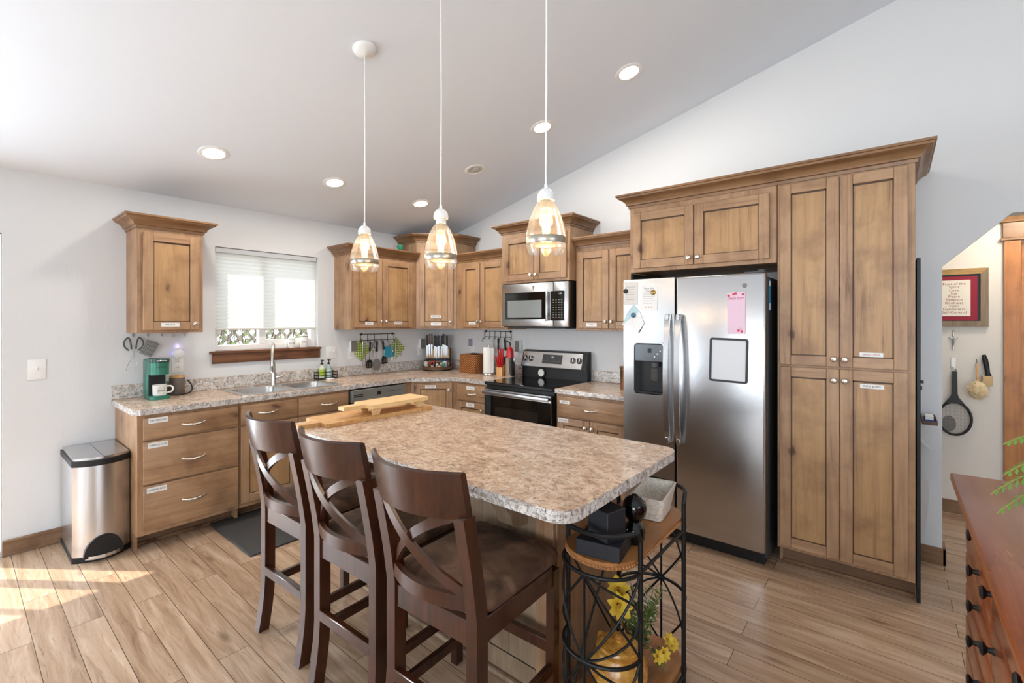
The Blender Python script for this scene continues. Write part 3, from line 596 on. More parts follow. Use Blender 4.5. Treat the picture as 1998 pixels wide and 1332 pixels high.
# ------------------------------------------------------------------ stools
SUE = mat('brown_suede', '#5d4433', .85); bs = SUE.node_tree.nodes['Principled BSDF']; raw, sc = coords(SUE, (1, 1, 1), 3)
n1 = N(SUE, 'ShaderNodeTexNoise', Scale=7.0, Detail=5.0, Distortion=.8); L(SUE, raw, n1.inputs['Vector']); L(SUE, ramp(SUE, n1.outputs[0], [(.34, '#38261b'), (.5, '#5e432f'), (.66, '#80614a')]), bs.inputs['Base Color'])

BOW = lambda x: -.055*(1-(x/.185)**2)
def make_stool(label):
    t = thing('bar_stool', label, 'stool', (0, 0, 0), 0, 'counter stools along the island')
    def yb(z): return -.205-.03*max(0, (.25-z)/.25)**1.6-.085*max(0, (z-.60)/.45)**1.2
    for s in (-1, 1):
        b = MB(); zs = [0, .04, .1, .17, .25, .4, .6, .7, .8, .92]
        b.loft([[(s*.185-.021, yb(z)-.024, z), (s*.185+.021, yb(z)-.024, z), (s*.185+.021, yb(z)+.024, z), (s*.185-.021, yb(z)+.024, z)] for z in zs], ESP, True, True); b.build('rear_leg', t)
        b = MB(); b.loft([[(s*(.185-.004*q)-.017+.0, .19-.003*q, z), (s*(.185-.004*q)+.017, .19-.003*q, z), (s*(.185-.004*q)+.017, .225, z), (s*(.185-.004*q)-.017, .225, z)] for q, z in ((1, 0), (0, .35), (0, .575))], ESP, True, True); b.build('front_leg', t)
    T = lambda x, z: (x, yb(z)+BOW(x)+.012, z)
    b = MB(); xs = [-.204+.408*i/16 for i in range(17)]; bw = lambda x: -.070*(1-(x/.204)**2)+.006
    b.loft([[(x, yb(.915)+bw(x)-.012, .915), (x, yb(.98)+bw(x)-.013, .98), (x, yb(1.05)+bw(x)-.010, 1.05), (x, yb(1.056)+bw(x), 1.056), (x, yb(1.05)+bw(x)+.010, 1.05), (x, yb(.98)+bw(x)+.011, .98), (x, yb(.915)+bw(x)+.010, .915)] for x in xs], ESP, True, True); b.build('top_rail', t)
    for s in (-1, 1):
        b = MB(); pts = []
        for i in range(15):
            u = i/14; x = s*(-.168+.336*u); z = .672+.25*u+.035*sin(pi*u)*(1 if s > 0 else -.25); pts.append((x, yb(z)+BOW(x)*.95+.004+s*.006, z))
        b.tube(pts, .012, ESP, w=.030, up=(0, 0, 1)); b.build('back_slat', t)
    b = MB(); b.tube([(x, yb(.66)+BOW(x)*.9, .648) for x in [-.168+.336*i/12 for i in range(13)]], .018, ESP, w=.045, up=(0, 0, 1)); b.build('lower_rail', t)
    b = MB(); b.box((-.168, -.222, .515), (.168, -.195, .592), ESP, .003); b.box((-.168, .195, .515), (.168, .22, .592), ESP, .003)
    for s in (-1, 1): b.box((s*.185-.012, -.184, .515), (s*.185+.012, .19, .592), ESP, .003)
    b.build('seat_frame', t)
    b = MB(); rg = []
    for k, (i, z) in enumerate(((.012, .594), (.0, .605), (-.006, .622), (.0, .638), (.014, .650), (.05, .658), (.12, .662))): rg.append([(p[0], p[1], z-.010*(abs(p[1]) > .3)) for p in rrect(-.206+i, -.190+i, .206-i, .236-i, max(.05-i*.3, .012))])
    b.loft(rg, SUE, True, True); b.build('seat_cushion', t, ang=60)
    b = MB(); b.box((-.168, -.23, .262), (.168, -.205, .305), ESP, .003); b.build('stretcher', t)
    for s in (-1, 1): b = MB(); b.box((s*.185-.011, -.19, .20), (s*.185+.011, .19, .238), ESP, .003); b.build('stretcher', t)
    b = MB(); b.box((-.168, .195, .265), (.168, .22, .31), ESP, .003); b.build('footrest', t)
    return t
s0 = make_stool('espresso bar stool farthest from the plant stand, nearest the sink cabinets'); s0.location = (2.145, -2.635, 0); s0.rotation_euler = (0, 0, R(2))
copy_thing(s0, (2.668, -2.64, 0), 2, 'middle espresso bar stool of the three along the island')
copy_thing(s0, (3.165, -2.64, 0), 2, 'espresso bar stool nearest the black plant stand, suede seat in full view')

# ------------------------------------------------------------------ pendants and can lights
def pendant(x, y, zb, slip, label):
    t = thing('pendant_light', label, 'pendant light', (x, y, zb), 0, 'glass pendants above the island'); H = CEIL(x)-zb
    b = MB(); pr = [(.0655, 0), (.0735, .022), (.0765, .030), (.073, .034), (.0725, .062), (.0765, .066), (.0755, .07), (.070, .098), (.060, .135), (.046, .170), (.033, .192), (.026, .20)]
    b.lathe(pr, SHADE_G, 36); b.bm.faces.ensure_lookup_table(); bmesh.ops.delete(b.bm, geom=[f for f in b.bm.faces if len(f.verts) > 4], context='FACES_ONLY'); b.build('glass_shade', t, ang=60)
    b = MB(); b.lathe([(.0738, .035), (.0744, .036), (.0744, .060), (.0738, .061)], mat('band_metal', (.40, .36, .30), .35, 1) if 'band_metal' not in bpy.data.materials else bpy.data.materials['band_metal'], 36); bmesh.ops.delete(b.bm, geom=[f for f in b.bm.faces if len(f.verts) > 4], context='FACES_ONLY'); b.build('metal_band', t)
    z0 = .2+slip
    b = MB(); b.lathe([(.033, z0), (.034, z0+.012), (.030, z0+.028), (.018, z0+.042), (.007, z0+.046), (.006, z0+.062), (.0, z0+.063)], WHT, 24)
    b.lathe([(.022, .17), (.022, z0)], GRY, 20)
    if slip:
        for i in range(5): b.lathe([(.022, .202+i*.006), (.0245, .205+i*.006), (.022, .208+i*.006)], WHT, 20)
    b.build('socket', t)
    b = MB(); b.lathe([(.012, .165), (.017, .15), (.0185, .12), (.0185, .075), (.012, .06), (0, .056)], glass('bulb_glass', (1, .94, .82), .03, .05) if 'bulb_glass' not in bpy.data.materials else bpy.data.materials['bulb_glass'], 18)
    bb = b.build('bulb', t); b = MB()
    for k in range(4): b.tube([(.009*cos(k*1.57), .009*sin(k*1.57), .15), (.009*cos(k*1.57+.4), .009*sin(k*1.57+.4), .075)], .0032, BULB, 6)
    b.build('filament', bb)
    b = MB(); b.tube([(0, 0, z0+.06), (.002, .001, (z0+H)/2), (0, 0, H-.03)], .0032, WHT, 8); b.build('cord', t)
    T = Matrix.Translation((0, 0, H)) @ Matrix.Rotation(R(-14.04), 4, 'Y')
    b = MB(); b.lathe([(.0, -.038), (.012, -.036), (.045, -.025), (.06, -.012), (.064, -.001)], WHT, 28, T=T); b.build('canopy', t)
    light('lamp', 'POINT', (0, 0, .115), 2.6, (1, .74, .44), parent=t, shadow_soft_size=.03)
pendant(2.082, -2.391, 1.748, 0, 'clear glass pendant light with metal band, nearest the window wall')
pendant(2.698, -2.391, 1.719, .026, 'middle glass pendant light, its shade slipped below the socket thread')
pendant(3.288, -2.391, 1.731, 0, 'glass pendant light with metal band, hanging nearest the refrigerator')
def can(x, y, on, label, grp='recessed can lights in the sloped ceiling'):
    t = thing('recessed_light', label, 'ceiling light', (x, y, CEIL(x)), 0, grp); t.rotation_euler = (0, R(-14.04), 0)
    b = MB(); b.lathe([(.064, -.001), (.066, -.006), (.084, -.006), (.092, -.002), (.093, -.0008)], TRIM, 32); b.bm.faces.ensure_lookup_table(); bmesh.ops.delete(b.bm, geom=[f for f in b.bm.faces if len(f.verts) > 4], context='FACES_ONLY'); b.build('trim_ring', t)
    if on:
        b = MB(); b.lathe([(.065, -.0012), (.06, -.006), (.04, -.008), (0, -.0085)], WHTE, 28); b.build('lens', t)
        light('lamp', 'AREA', (0, 0, -.02), 6.5, (1, .94, .86), parent=t, shape='DISK', size=.12)
    else:
        b = MB(); b.lathe([(.064, -.0015), (.055, -.004), (.045, -.002), (0, -.001)], mat('gimbal_white', '#cfccc6', .5), 24); b.ball((.012, .0, -.004), .034, mat('unlit_lamp', '#b9b4aa', .3), (1, 1, .4), 18); b.build('lens', t, 'unlit tilted lamp')
can(.732, -2.684, 1, 'lit recessed light over the left end of the sink counter'); can(.738, -1.804, 1, 'lit recessed light above the kitchen window counter')
can(.742, -.905, 1, 'lit recessed light nearest the corner wall cabinet'); can(1.469, -.895, 0, 'unlit eyeball recessed light in the sloped ceiling')
can(2.193, -.895, 1, 'lit recessed light behind the pendant cord nearest the refrigerator'); can(2.915, -.894, 1, 'highest lit recessed light, above the refrigerator')
t = thing('added_hall_light', 'round flush lamp added out of view on the hall ceiling to light the hall', 'ceiling light', (5.1, .6, 2.44)); b = MB(); b.lathe([(0, -.09), (.08, -.075), (.13, -.03), (.14, -.0005)], WHTE, 24); b.build('lens', t); light('lamp', 'POINT', (0, 0, -.14), 14, (1, .88, .72), parent=t, shadow_soft_size=.1)  # unseen lamp, added to give the hall a warm light

# ------------------------------------------------------------------ window shade
SH = bpy.data.materials.new('cellular_fabric'); SH.use_nodes = True; ns, ls = nt(SH); ns.clear()
o_ = N(SH, 'ShaderNodeOutputMaterial'); d_ = N(SH, 'ShaderNodeBsdfDiffuse'); d_.inputs[0].default_value = (.80, .82, .82, 1); tr = N(SH, 'ShaderNodeBsdfTranslucent'); tr.inputs[0].default_value = (.80, .83, .83, 1); mx = N(SH, 'ShaderNodeMixShader'); mx.inputs[0].default_value = .5
L(SH, d_.outputs[0], mx.inputs[1]); L(SH, tr.outputs[0], mx.inputs[2]); L(SH, mx.outputs[0], o_.inputs[0])
t = thing('window_shade', 'white cellular window shade lowered over most of the sink window', 'blind', (-.03, -2.0, 1.4)); M = inv(t)
b = MB(M); b.box((-.05, -2.432, 2.045), (-.012, -1.568, 2.088), mat('headrail', '#c9cbcd', .4), .003); b.build('headrail', t)
b = MB(M); vs = []; n = 40
for i in range(n+1):
    z = 1.415+(2.045-1.415)*i/n; x = -.030+(.0022 if i % 2 else -.0022); vs += [(x, -2.432, z), (x, -1.572, z)]
b.geo(vs, [(2*i, 2*i+1, 2*i+3, 2*i+2) for i in range(n)], SH); b.build('fabric', t, smooth=False)
b = MB(M); b.box((-.042, -2.432, 1.398), (-.018, -1.572, 1.415), mat('bottom_rail', '#d8d5cd', .5), .004); b.build('bottom_rail', t)

# ------------------------------------------------------------------ trash can and mat
t = thing('trash_can', 'stainless step trash can with butterfly lid beside the drawer cabinet', 'trash can', (.25, -3.215, 0)); M = inv(t)
def bin_ring(z, i=0, e=0): 
    return [(.02+i, -3.08-i, z), (.02+i, -3.355+i, z)]+[(.455+e-i+.065*sin(pi*k/14)**.8, -3.355+i+(.275-2*i)*k/14, z) for k in range(15)]
b = MB(M); b.loft([bin_ring(.03), bin_ring(.585)], STEELV, True, True); b.build('body', t, ang=25)
b = MB(M); b.loft([bin_ring(0, -.002), bin_ring(.034, -.003), bin_ring(.036, .004)], BLK, True, True); b.prism([(-3.312, .03)]+[(-3.2175+.094*cos(a), .036+.118*sin(a)) for a in [pi*k/12 for k in range(12, -1, -1)]]+[(-3.123, .03)], 'x', .45, .527, BLK); b.build('base', t)
b = MB(M); b.loft([bin_ring(.585, -.004), bin_ring(.618, -.004), bin_ring(.62, .004)], BLK, True, True); b.build('lid_rim', t)
for s in (0, 1):
    b = MB(M); y0, y1 = ((-3.35, -3.2185), (-3.2165, -3.085))[s]
    pts = [(.03, y1), (.03, y0)]+[(.45+.06*sin(pi*min(max((y+3.355)/.275, 0), 1))**.8, y) for y in [y0+(y1-y0)*k/8 for k in range(9)]]
    b.prism(pts, 'z', .6205, .636, STEELV); b.build('lid', t, smooth=False)
b = MB(M); b.prism([(.45, -3.305), (.515, -3.305), (.545, -3.27), (.556, -3.2175), (.545, -3.165), (.515, -3.13), (.45, -3.13)], 'z', .022, .042, STEELV); b.build('pedal', t, smooth=False)
b = MB(); b.box((0, 0, 0), (.73, .95, .014), mat('dark_mat', '#3c3a38', .75), .005); tag(b.build('floor_mat', loc=(.475, -2.635, .001)), 'dark grey anti-fatigue mat on the floor before the sink cabinet', 'mat')

# ------------------------------------------------------------------ cutting boards on the island
def board(b, x0, x1, y0, y1, z0, z1, hx, hl, m): b.prism([(x0+.012, y0), (hx-.032, y0), (hx-.028, y0-hl), (hx+.028, y0-hl), (hx+.032, y0), (x1-.012, y0), (x1, y0+.012), (x1, y1), (x0, y1), (x0, y0+.012)], 'z', z0, z1, m)
b = MB(); board(b, -.125, .125, -.35, .35, 0, .021, .02, .115, LIGHTX); tag(b.build('cutting_board', loc=(1.905, -2.22, .9155)), 'flat wooden paddle cutting board lying on the island top', 'cutting board').rotation_euler = (0, 0, R(-1.5))
t = thing('serving_board', 'pale footed wooden serving board standing on the flat cutting board', 'serving board', (1.945, -2.12, .937)); b = MB(); board(b, -.092, .092, -.2, .215, .042, .063, .0, .13, LIGHTW); b.build('board', t)
for x in (-.07, .05):
    for y in (-.165, .15): b = MB(); b.prism([(y, 0), (y+.035, 0), (y+.05, .0415), (y-.015, .0415)], 'x', x, x+.02, LIGHTW); b.build('foot', t)

# ------------------------------------------------------------------ plant stand
t = thing('plant_stand', 'black wrought iron two-tier stand with oak shelves at the island end', 'plant stand', (3.51, -2.155, 0)); HX, PY, BL = .142, .205, .125
def endp(s, a, z): return (s*HX*cos(a), s*(PY+BL*sin(a)), z)
for q in ((HX, PY), (HX, -PY), (-HX, PY), (-HX, -PY)):
    b = MB(); b.cyl((q[0], q[1], 0), (q[0], q[1], .745), .0085, BLKM); b.build('post', t)
for s in (-1, 1):
    b = MB(); b.tube([(s*HX, s*PY, .74)]+[endp(s, a, .775) for a in [.15+(pi-.3)*k/20 for k in range(21)]]+[(-s*HX, s*PY, .74)], .0085, BLKM, 8); b.build('top_loop', t)
    for z in (.635, .345, .055): b = MB(); b.tube([endp(s, a, z) for a in [pi*k/20 for k in range(21)]], .0065, BLKM, 8); b.build('ring', t)
    b = MB(); b.tube([endp(s, pi/2, .635), endp(s, pi/2, .0)], .005, BLKM, 6)
    for z1, z0 in ((.635, .345), (.345, .055)):
        for a0, a1 in ((0, pi/2), (pi/2, 0), (pi/2, pi), (pi, pi/2)): b.tube([endp(s, a0+(a1-a0)*k/8, z1+(z0-z1)*k/8) for k in range(9)], .0045, BLKM, 6)
        b.tube([endp(s, pi/2+pi/2*.95*sin(pi*k/12), z1+(z0-z1)*k/12) for k in range(13)], .0045, BLKM, 6)
    b.build('scrollwork', t)
b = MB()
for s in (-1, 1):
    b.tube([(s*HX, -PY, .635), (s*HX, PY, .635)], .006, BLKM); b.tube([(s*HX, -PY, .055), (s*HX, PY, .055)], .006, BLKM)
    if s < 0: b.tube([(s*HX, -PY, .635), (s*HX, PY, .055)], .0045, BLKM, 6); b.tube([(s*HX, PY, .635), (s*HX, -PY, .055)], .0045, BLKM, 6)
b.build('side_brace', t)
pl = lambda k_: [(k_*HX*cos(a), PY+(BL-.006)*k_*sin(a)) for a in [pi*k/16 for k in range(17)]]+[(-k_*HX*cos(a), -PY-(BL-.006)*k_*sin(a)) for a in [pi*k/16 for k in range(17)]]
for z in (.658, .062):
    b = MB(); b.prism(pl(.93), 'z', z, z+.024, CART); o = b.build('shelf', t, smooth=False)
    if z > .5:
        b = MB(); P_ = pl(.935)
        for i in range(len(P_)):
            p0, p1 = Vector(P_[i]), Vector(P_[(i+1) % len(P_)]); k = max(1, int((p1-p0).length/.011))
            for j in range(k): q = p0.lerp(p1, j/k); b.ball((q.x, q.y, z+.008), .0052, CART, n=6)
        b.build('beaded_edge', o)
BOXM = mat('navy_black_box', '#16181f', .55)
b = MB(); b.box((-.0765, -.0715, 0), (.0765, .0715, .052), BOXM, .002); tag(b.build('box', loc=(3.527, -2.38, .6825)), 'flat dark gift box on the plant stand, under the cube box', 'box').rotation_euler = (0, 0, R(10))
b = MB(); b.box((-.046, -.044, 0), (.046, .044, .103), BOXM, .002); tag(b.build('box', loc=(3.542, -2.388, .7355)), 'dark cube box standing on the flat box on the plant stand', 'box').rotation_euler = (0, 0, R(-16))
b = MB(); b.lathe([(.0, 0), (.026, .0), (.036, .018), (.039, .04), (.033, .062), (.02, .077), (.03, .088), (.040, .105), (.043, .125), (.038, .147), (.025, .161), (.012, .166), (.012, .17), (0, .17)], BLKG, 28); o = tag(b.build('vase', loc=(3.585, -2.262, .6825)), 'glossy black double-bulb vase behind the cube box on the plant stand', 'vase')
b = MB(); DR = mat('driftwood_white', '#e6dccb', .7); n1 = N(DR, 'ShaderNodeTexNoise', Scale=14.0, Detail=4.0); L(DR, ramp(DR, n1.outputs[0], [(.35, '#ddcfb8'), (.6, '#f6f1e8')]), DR.node_tree.nodes['Principled BSDF'].inputs['Base Color'])
wav = lambda r, z, a=.006: [(p[0], p[1], p[2]+a*sin(p[0]*60+p[1]*43)) for p in rrect(-.07*r, -.115*r, .07*r, .115*r, .02, z)]
b.loft([wav(.75, .002, 0), wav(.86, .05, .002), wav(1.0, .1), wav(.93, .1), wav(.78, .055, .002), wav(.66, .02, 0)], DR, True, True); tag(b.build('trough_bowl', loc=(3.535, -1.97, .6825)), 'rough whitewashed wooden trough bowl at the fridge end of the plant stand', 'bowl').rotation_euler = (0, 0, R(8))
CROCK = mat('yellow_glaze', '#d39a3e', .22); nn = N(CROCK, 'ShaderNodeTexNoise', Scale=6.0, Detail=3.0); L(CROCK, ramp(CROCK, nn.outputs[0], [(.35, '#b9772a'), (.65, '#dfae55')]), CROCK.node_tree.nodes['Principled BSDF'].inputs['Base Color'])
t = thing('crock', 'yellow glazed stoneware crock with lid on the lower stand shelf', 'crock', (3.505, -2.225, .0865)); b = MB(); b.lathe([(.07, 0), (.085, .01), (.105, .06), (.108, .09), (.1, .125), (.082, .15), (.08, .158), (.084, .165), (.078, .168)], CROCK, 32); b.build('body', t)
b = MB(); b.lathe([(.074, .1685), (.07, .178), (.03, .186), (.012, .187), (.014, .198), (.01, .205), (0, .206)], CROCK, 28); b.build('lid', t)
for a in (2.7, 5.84):
    b = MB(); b.tube(spline([(cos(a)*r, sin(a)*r, z) for r, z in ((.083, .15), (.11, .152), (.124, .135), (.12, .115), (.102, .112))]), .008, CROCK, 8); b.build('handle', t)
# flowers
PET = mat('yellow_petal', '#e2bf3c', .6); FOL = mat('flower_leaf', '#56702f', .7); STM = mat('flower_stem', '#7c8740', .7); WHF = mat('white_sprig', '#d8d2c0', .8)
def bloom(parent, c, d, r, name='bloom'):
    b = MB(Matrix.Translation(c) @ Vector(d).to_track_quat('Z', 'Y').to_matrix().to_4x4())
    for k in range(7):
        a = k*2*pi/7; w = r*.33; ring = []
        for u, zz in ((.08, -.25), (.45, .28), (.8, .36), (1., .26)):
            ww = w*sin(pi*min(u*.85+.12, 1)); c_ = Vector((cos(a)*u*r, sin(a)*u*r, zz*r)); n_ = Vector((-sin(a), cos(a), 0)); ring.append((c_-n_*ww, c_+Vector((0, 0, -.05*r)), c_+n_*ww))
        vs = [p for q in ring for p in q]; b.geo(vs, [(3*i+j, 3*i+j+1, 3*i+j+4, 3*i+j+3) for i in range(3) for j in range(2)], PET)
    b.ball((0, 0, .02*r), r*.13, mat('flower_eye', '#b5852a', .8) if 'flower_eye' not in bpy.data.materials else bpy.data.materials['flower_eye'], n=8)
    return b.build(name, parent, recalc=False, ang=70)
def foliage(c, h, spread, count, m, seed, fern=True):
    rr = random.Random(seed); b = MB(); st = MB()
    for i in range(count):
        a = rr.uniform(0, 6.28); l = rr.uniform(.5, 1); p = [Vector(c)]; d = Vector((cos(a)*spread, sin(a)*spread, 1)).normalized()
        for k in range(6): d = (d+Vector((cos(a)*.03, sin(a)*.03, -.02))).normalized(); p.append(p[-1]+d*h*l/6)
        st.tube(p, .0013, STM, 4)
        for k in range(2, 7):
            for q in range(6):
                e = Vector((rr.uniform(-1, 1), rr.uniform(-1, 1), rr.uniform(-.2, .9))).normalized(); s = rr.uniform(.014, .03)*h/.25; n_ = e.orthogonal().normalized()*.0022; b.geo([p[k], p[k]+e*s*.5+n_, p[k]+e*s, p[k]+e*s*.5-n_], [(0, 1, 2, 3)], m if rr.random() < .8 else WHF)
    return b, st
t = thing('flower_bunch', 'bunch of artificial yellow flowers and wispy greens behind the crock', 'flowers', (3.50, -2.04, .0905))
b, st = foliage((0, 0, .0), .34, .17, 34, FOL, 3); b.build('foliage', t, recalc=False)['kind'] = 'stuff'
for p in ((-.06, -.06, .29), (-.035, -.10, .255)): st.tube([(0, 0, 0), (p[0]*.4, p[1]*.4, p[2]*.6), p], .0025, STM, 6)
for k in range(4): st.tube([(0, 0, .02), (-.06, -.01-.01*k, .12+.02*k), (-.10, -.03, .15-.01*k), (-.115, -.05, .03)], .003, mat('gold_stem', '#8f7d33', .6) if 'gold_stem' not in bpy.data.materials else bpy.data.materials['gold_stem'], 6)
st.build('stems', t)
bloom(t, (-.06, -.06, .30), (.3, -.6, .8), .05); bloom(t, (-.035, -.10, .26), (.7, -.7, .3), .056)
t = thing('flower_bunch', 'small bunch of yellow buds lying at the stand shelf edge right of the crock', 'flowers', (3.60, -2.03, .0905))
b, st = foliage((-.02, 0, .0), .10, .2, 16, FOL, 9); b.build('foliage', t, recalc=False)['kind'] = 'stuff'
for p in ((.0, -.055, .09), (.01, -.02, .085), (.0, .05, .10), (.01, .07, .075)): st.tube([(0, 0, 0), p], .002, STM, 5)
st.build('stems', t)
for p in ((.0, -.055, .09), (.01, -.02, .085), (.0, .05, .10), (.01, .07, .075)): bloom(t, p, (.8, -.5, .4), .028, 'bud')

# ------------------------------------------------------------------ wall plates and plug-ins (local frame: wall at y=0, room towards -y)
def plate(name, label, loc, rz, w, h, kind):
    t = thing(name, label, 'switch' if 'switch' in name else 'outlet', loc, rz); b = MB(); b.box((-w/2, -.006, -h/2), (w/2, -.0006, h/2), WHT, .003, 2); b.build('cover_plate', t)
    n = max(1, round(w/.07)) if kind != 'outlet' else 1
    for i in range(n):
        x = (i-(n-1)/2)*.046
        if kind == 'toggle': b = MB(); b.box((x-.004, -.018, -.003), (x+.004, -.0062, .014), WHT, .002); b.build('toggle', t)
        elif kind == 'outlet':
            for z in (.022, -.022):
                b = MB(); b.box((-.016, -.0085, z-.014), (.016, -.0062, z+.014), WHT, .004); b.box((-.007, -.0092, z-.002), (-.005, -.0084, z+.008), INK); b.box((.005, -.0092, z-.002), (.007, -.0084, z+.008), INK); b.build('socket', t)
    return t
plate('light_switch', 'white toggle light switch on the bare wall left of the trash can', (0, -3.467, 1.16), 90, .085, .13, 'toggle')
plate('light_switch', 'white double switch plate on the wall between window and utensil rail', (0, -1.422, 1.168), 90, .115, .122, 'toggle')
plate('wall_outlet', 'white outlet behind the green coffee maker', (0, -2.70, 1.135), 90, .075, .12, 'outlet')
plate('wall_outlet', 'white outlet below the grey plug-in left of the green potholders', (0, -1.205, 1.145), 90, .075, .12, 'outlet')
plate('wall_outlet', 'white outlet below the grey plug-in left of the knife stand', (0, -.31, 1.135), 90, .075, .12, 'outlet')
plate('wall_outlet', 'white outlet on the wall left of the range backguard', (1.262, 0, 1.135), 0, .075, .12, 'outlet')
plate('wall_outlet', 'white outlet with clear plug-in freshener above the wicker basket', (.553, 0, 1.14), 0, .072, .118, 'outlet')
def plugin(label, loc, rz): 
    t = thing('plug_in_device', label, 'plug-in', loc, rz); b = MB(); b.box((-.034, -.05, -.058), (.034, -.0095, .058), WHT, .008, 3); b.build('body', t)
    b = MB(); b.box((-.03, -.056, -.054), (.03, -.0505, .054), GRY, .002); b.build('front_panel', t)
plugin('grey plug-in repeller left of the green dotted potholders', (0, -1.205, 1.219), 90); plugin('grey plug-in repeller on the wall left of the knife stand', (0, -.31, 1.208), 90); plugin('grey plug-in repeller on the wall beside the range backguard', (1.262, 0, 1.212), 0)
t = thing('night_light', 'white plug-in night light with violet glow behind the coffee maker', 'night light', (0, -2.70, 1.222), 90); b = MB(); b.ball((0, -.02, 0), .036, WHT, (1, .5, 1.2), 18); b.build('shell', t)
for s in (-1, 1): b = MB(); b.box((s*.036-.002, -.012, -.012), (s*.036+.002, -.004, .02), LED); b.build('led_strip', t)
light('lamp', 'POINT', (0, -.012, .058), .018, (.45, .35, 1), parent=t, shadow_soft_size=.01)
t = thing('air_freshener', 'clear plug-in air freshener above the wicker basket', 'air freshener', (.553, 0, 1.215), 0); b = MB(); b.box((-.018, -.045, -.03), (.018, -.0095, .055), glass('violet_plastic', (.86, .82, .93), .2, .1, .35), .008, 2); b.build('bottle', t); b = MB(); b.box((-.02, -.04, -.05), (.02, -.0095, -.0305), WHT, .004); b.build('base', t)

# ------------------------------------------------------------------ hooks and hanging tools left of the window
CLR = glass('clear_plastic', (.93, .94, .95), .25, .15, .25)
for i, (y, z) in enumerate(((-2.972, 1.372), (-2.884, 1.372), (-2.80, 1.372), (-2.731, 1.368), (-2.66, 1.368))):
    lab = ['leftmost clear wall hook holding the grey-handled scissors', 'clear wall hook holding the checked potholder', 'empty clear wall hook next to the checked potholder', 'empty metal hook fourth along under the mug cabinet', 'empty metal hook at the window end under the mug cabinet'][i]
    t = thing('wall_hook', lab, 'hook', (0, y, z), 90, 'hooks under the mug cabinet'); b = MB(); m = CLR if i < 3 else NICK
    b.box((-.007, -.005, -.01), (.007, -.0006, .018), m, .002); b.build('backplate', t); b = MB(); b.tube([(0, -.005, -.002), (0, -.014, -.012), (0, -.02, -.006), (0, -.021, .002)], .0028, m, 6); b.build('prong', t)
t = thing('tongs', 'slim wire tongs with dark grey loop handles hanging left of the potholder', 'tongs', (0, -2.972, 1.36), 90)
for s in (-1, 1):
    b = MB(); b.tube(spline([(s*.012, -.016, -.09), (s*.020, -.016, -.03), (s*.034, -.016, -.006), (s*.055, -.016, -.035), (s*.052, -.016, -.07), (s*.028, -.016, -.10)]), .005, mat('tong_grip', '#4f5557', .5) if 'tong_grip' not in bpy.data.materials else bpy.data.materials['tong_grip'], 8); b.build('handle', t)
b = MB()
for s in (-1, 1): b.tube(spline([(s*.012, -.016, -.09), (-s*.004, -.016, -.13), (s*.022-.006, -.016, -.19), (s*.025-.018, -.016, -.235), (s*.022-.016, -.016, -.243)]), .002, CHROME, 6)
b.build('wire_arm', t)
b = MB(); b.box((-.04, -.005, -.055), (.04, .005, .055), weave('checked_cloth', '#1c1c1d', '#9f9f9d', 2*pi/.013, 2*pi/.013), .003); o = tag(b.build('potholder', loc=(.022, -2.883, 1.272)), 'small black and white checked potholder hanging tilted from a hook', 'potholder'); o.rotation_euler = (R(-32), 0, 0); o.rotation_euler = Matrix.Rotation(R(90), 3, 'Z').to_euler(); o.matrix_world = Matrix.Translation((.022, -2.883, 1.272)) @ Matrix.Rotation(R(90), 4, 'Z') @ Matrix.Rotation(R(28), 4, 'Y')

# ------------------------------------------------------------------ coffee maker, mug, canister
GRN = mat('green_gloss', '#3a7a68', .32, .3)
t = thing('coffee_maker', 'green single-serve coffee maker on the counter under the mug cabinet', 'coffee maker', (.285, -2.932, .916), 90); b = MB()
b.box((0, .11, .0), (.118, .21, .285), GRN, .012, 3); b.build('body', t); b = MB(); b.prism(rrect(0, 0, .118, .16, .03), 'z', 0, .026, GRN); b.build('base', t, ang=50)
b = MB(); b.prism(rrect(.002, -.012, .116, .15, .045), 'z', .178, .262, GRN); b.text('KEURIG', .018, INK, face(.062, -.0135, .232), sx=.9); b.build('brew_head', t, ang=50)
b = MB(); b.prism(rrect(.0, -.014, .118, .15, .046), 'z', .262, .29, mat('dark_green_lid', '#1d4a42', .3)); b.tube([(.03, -.016, .277), (.06, -.022, .279), (.09, -.016, .277)], .005, CHROME, 8); b.build('lid', t, ang=50)
b = MB(); b.box((.012, .1, .027), (.106, .11, .178), BLK); b.build('recess', t)
b = MB(); b.tube(spline([(.118, .13, .06), (.15, .125, .012), (.23, .13, .006), (.285, .15, .02), (.30, .19, .06), (.285, .235, .10)]), .0045, BLK, 8); b.build('power_cord', t)
def cyl_text(b, txt, size, m, r, a0, z, sx=1):
    k = MB(); k.text(txt, size, m, Matrix(), sx=sx); k.bm.verts.index_update(); vs = [(r*cos(a0+v.co.x/r), r*sin(a0+v.co.x/r), z+v.co.y) for v in k.bm.verts]; fs = [[v.index for v in f.verts] for f in k.bm.faces]; k.bm.free(); b.geo(vs, fs, m)
t = thing('mug', 'white enamel mug with black lettering on the coffee maker base', 'mug', (.231, -2.868, .9425)); b = MB(); b.lathe([(.036, 0), (.040, .004), (.042, .07), (.045, .074), (.043, .0755), (.04, .07), (.037, .006), (0, .005)], CREAM, 32)
a0 = R(2); cyl_text(b, 'coffee with', .0095, INK, .0424, a0, .056); cyl_text(b, 'jesus', .026, INK, .0424, a0, .038, .9); cyl_text(b, 'before you', .0095, INK, .0424, a0, .019); b.build('cup', t, recalc=False)
b = MB(); b.tube(spline([(.012, .041, .062), (.02, .063, .063), (.022, .075, .045), (.02, .066, .022), (.012, .041, .016)]), .0055, CREAM, 8); b.build('handle', t)
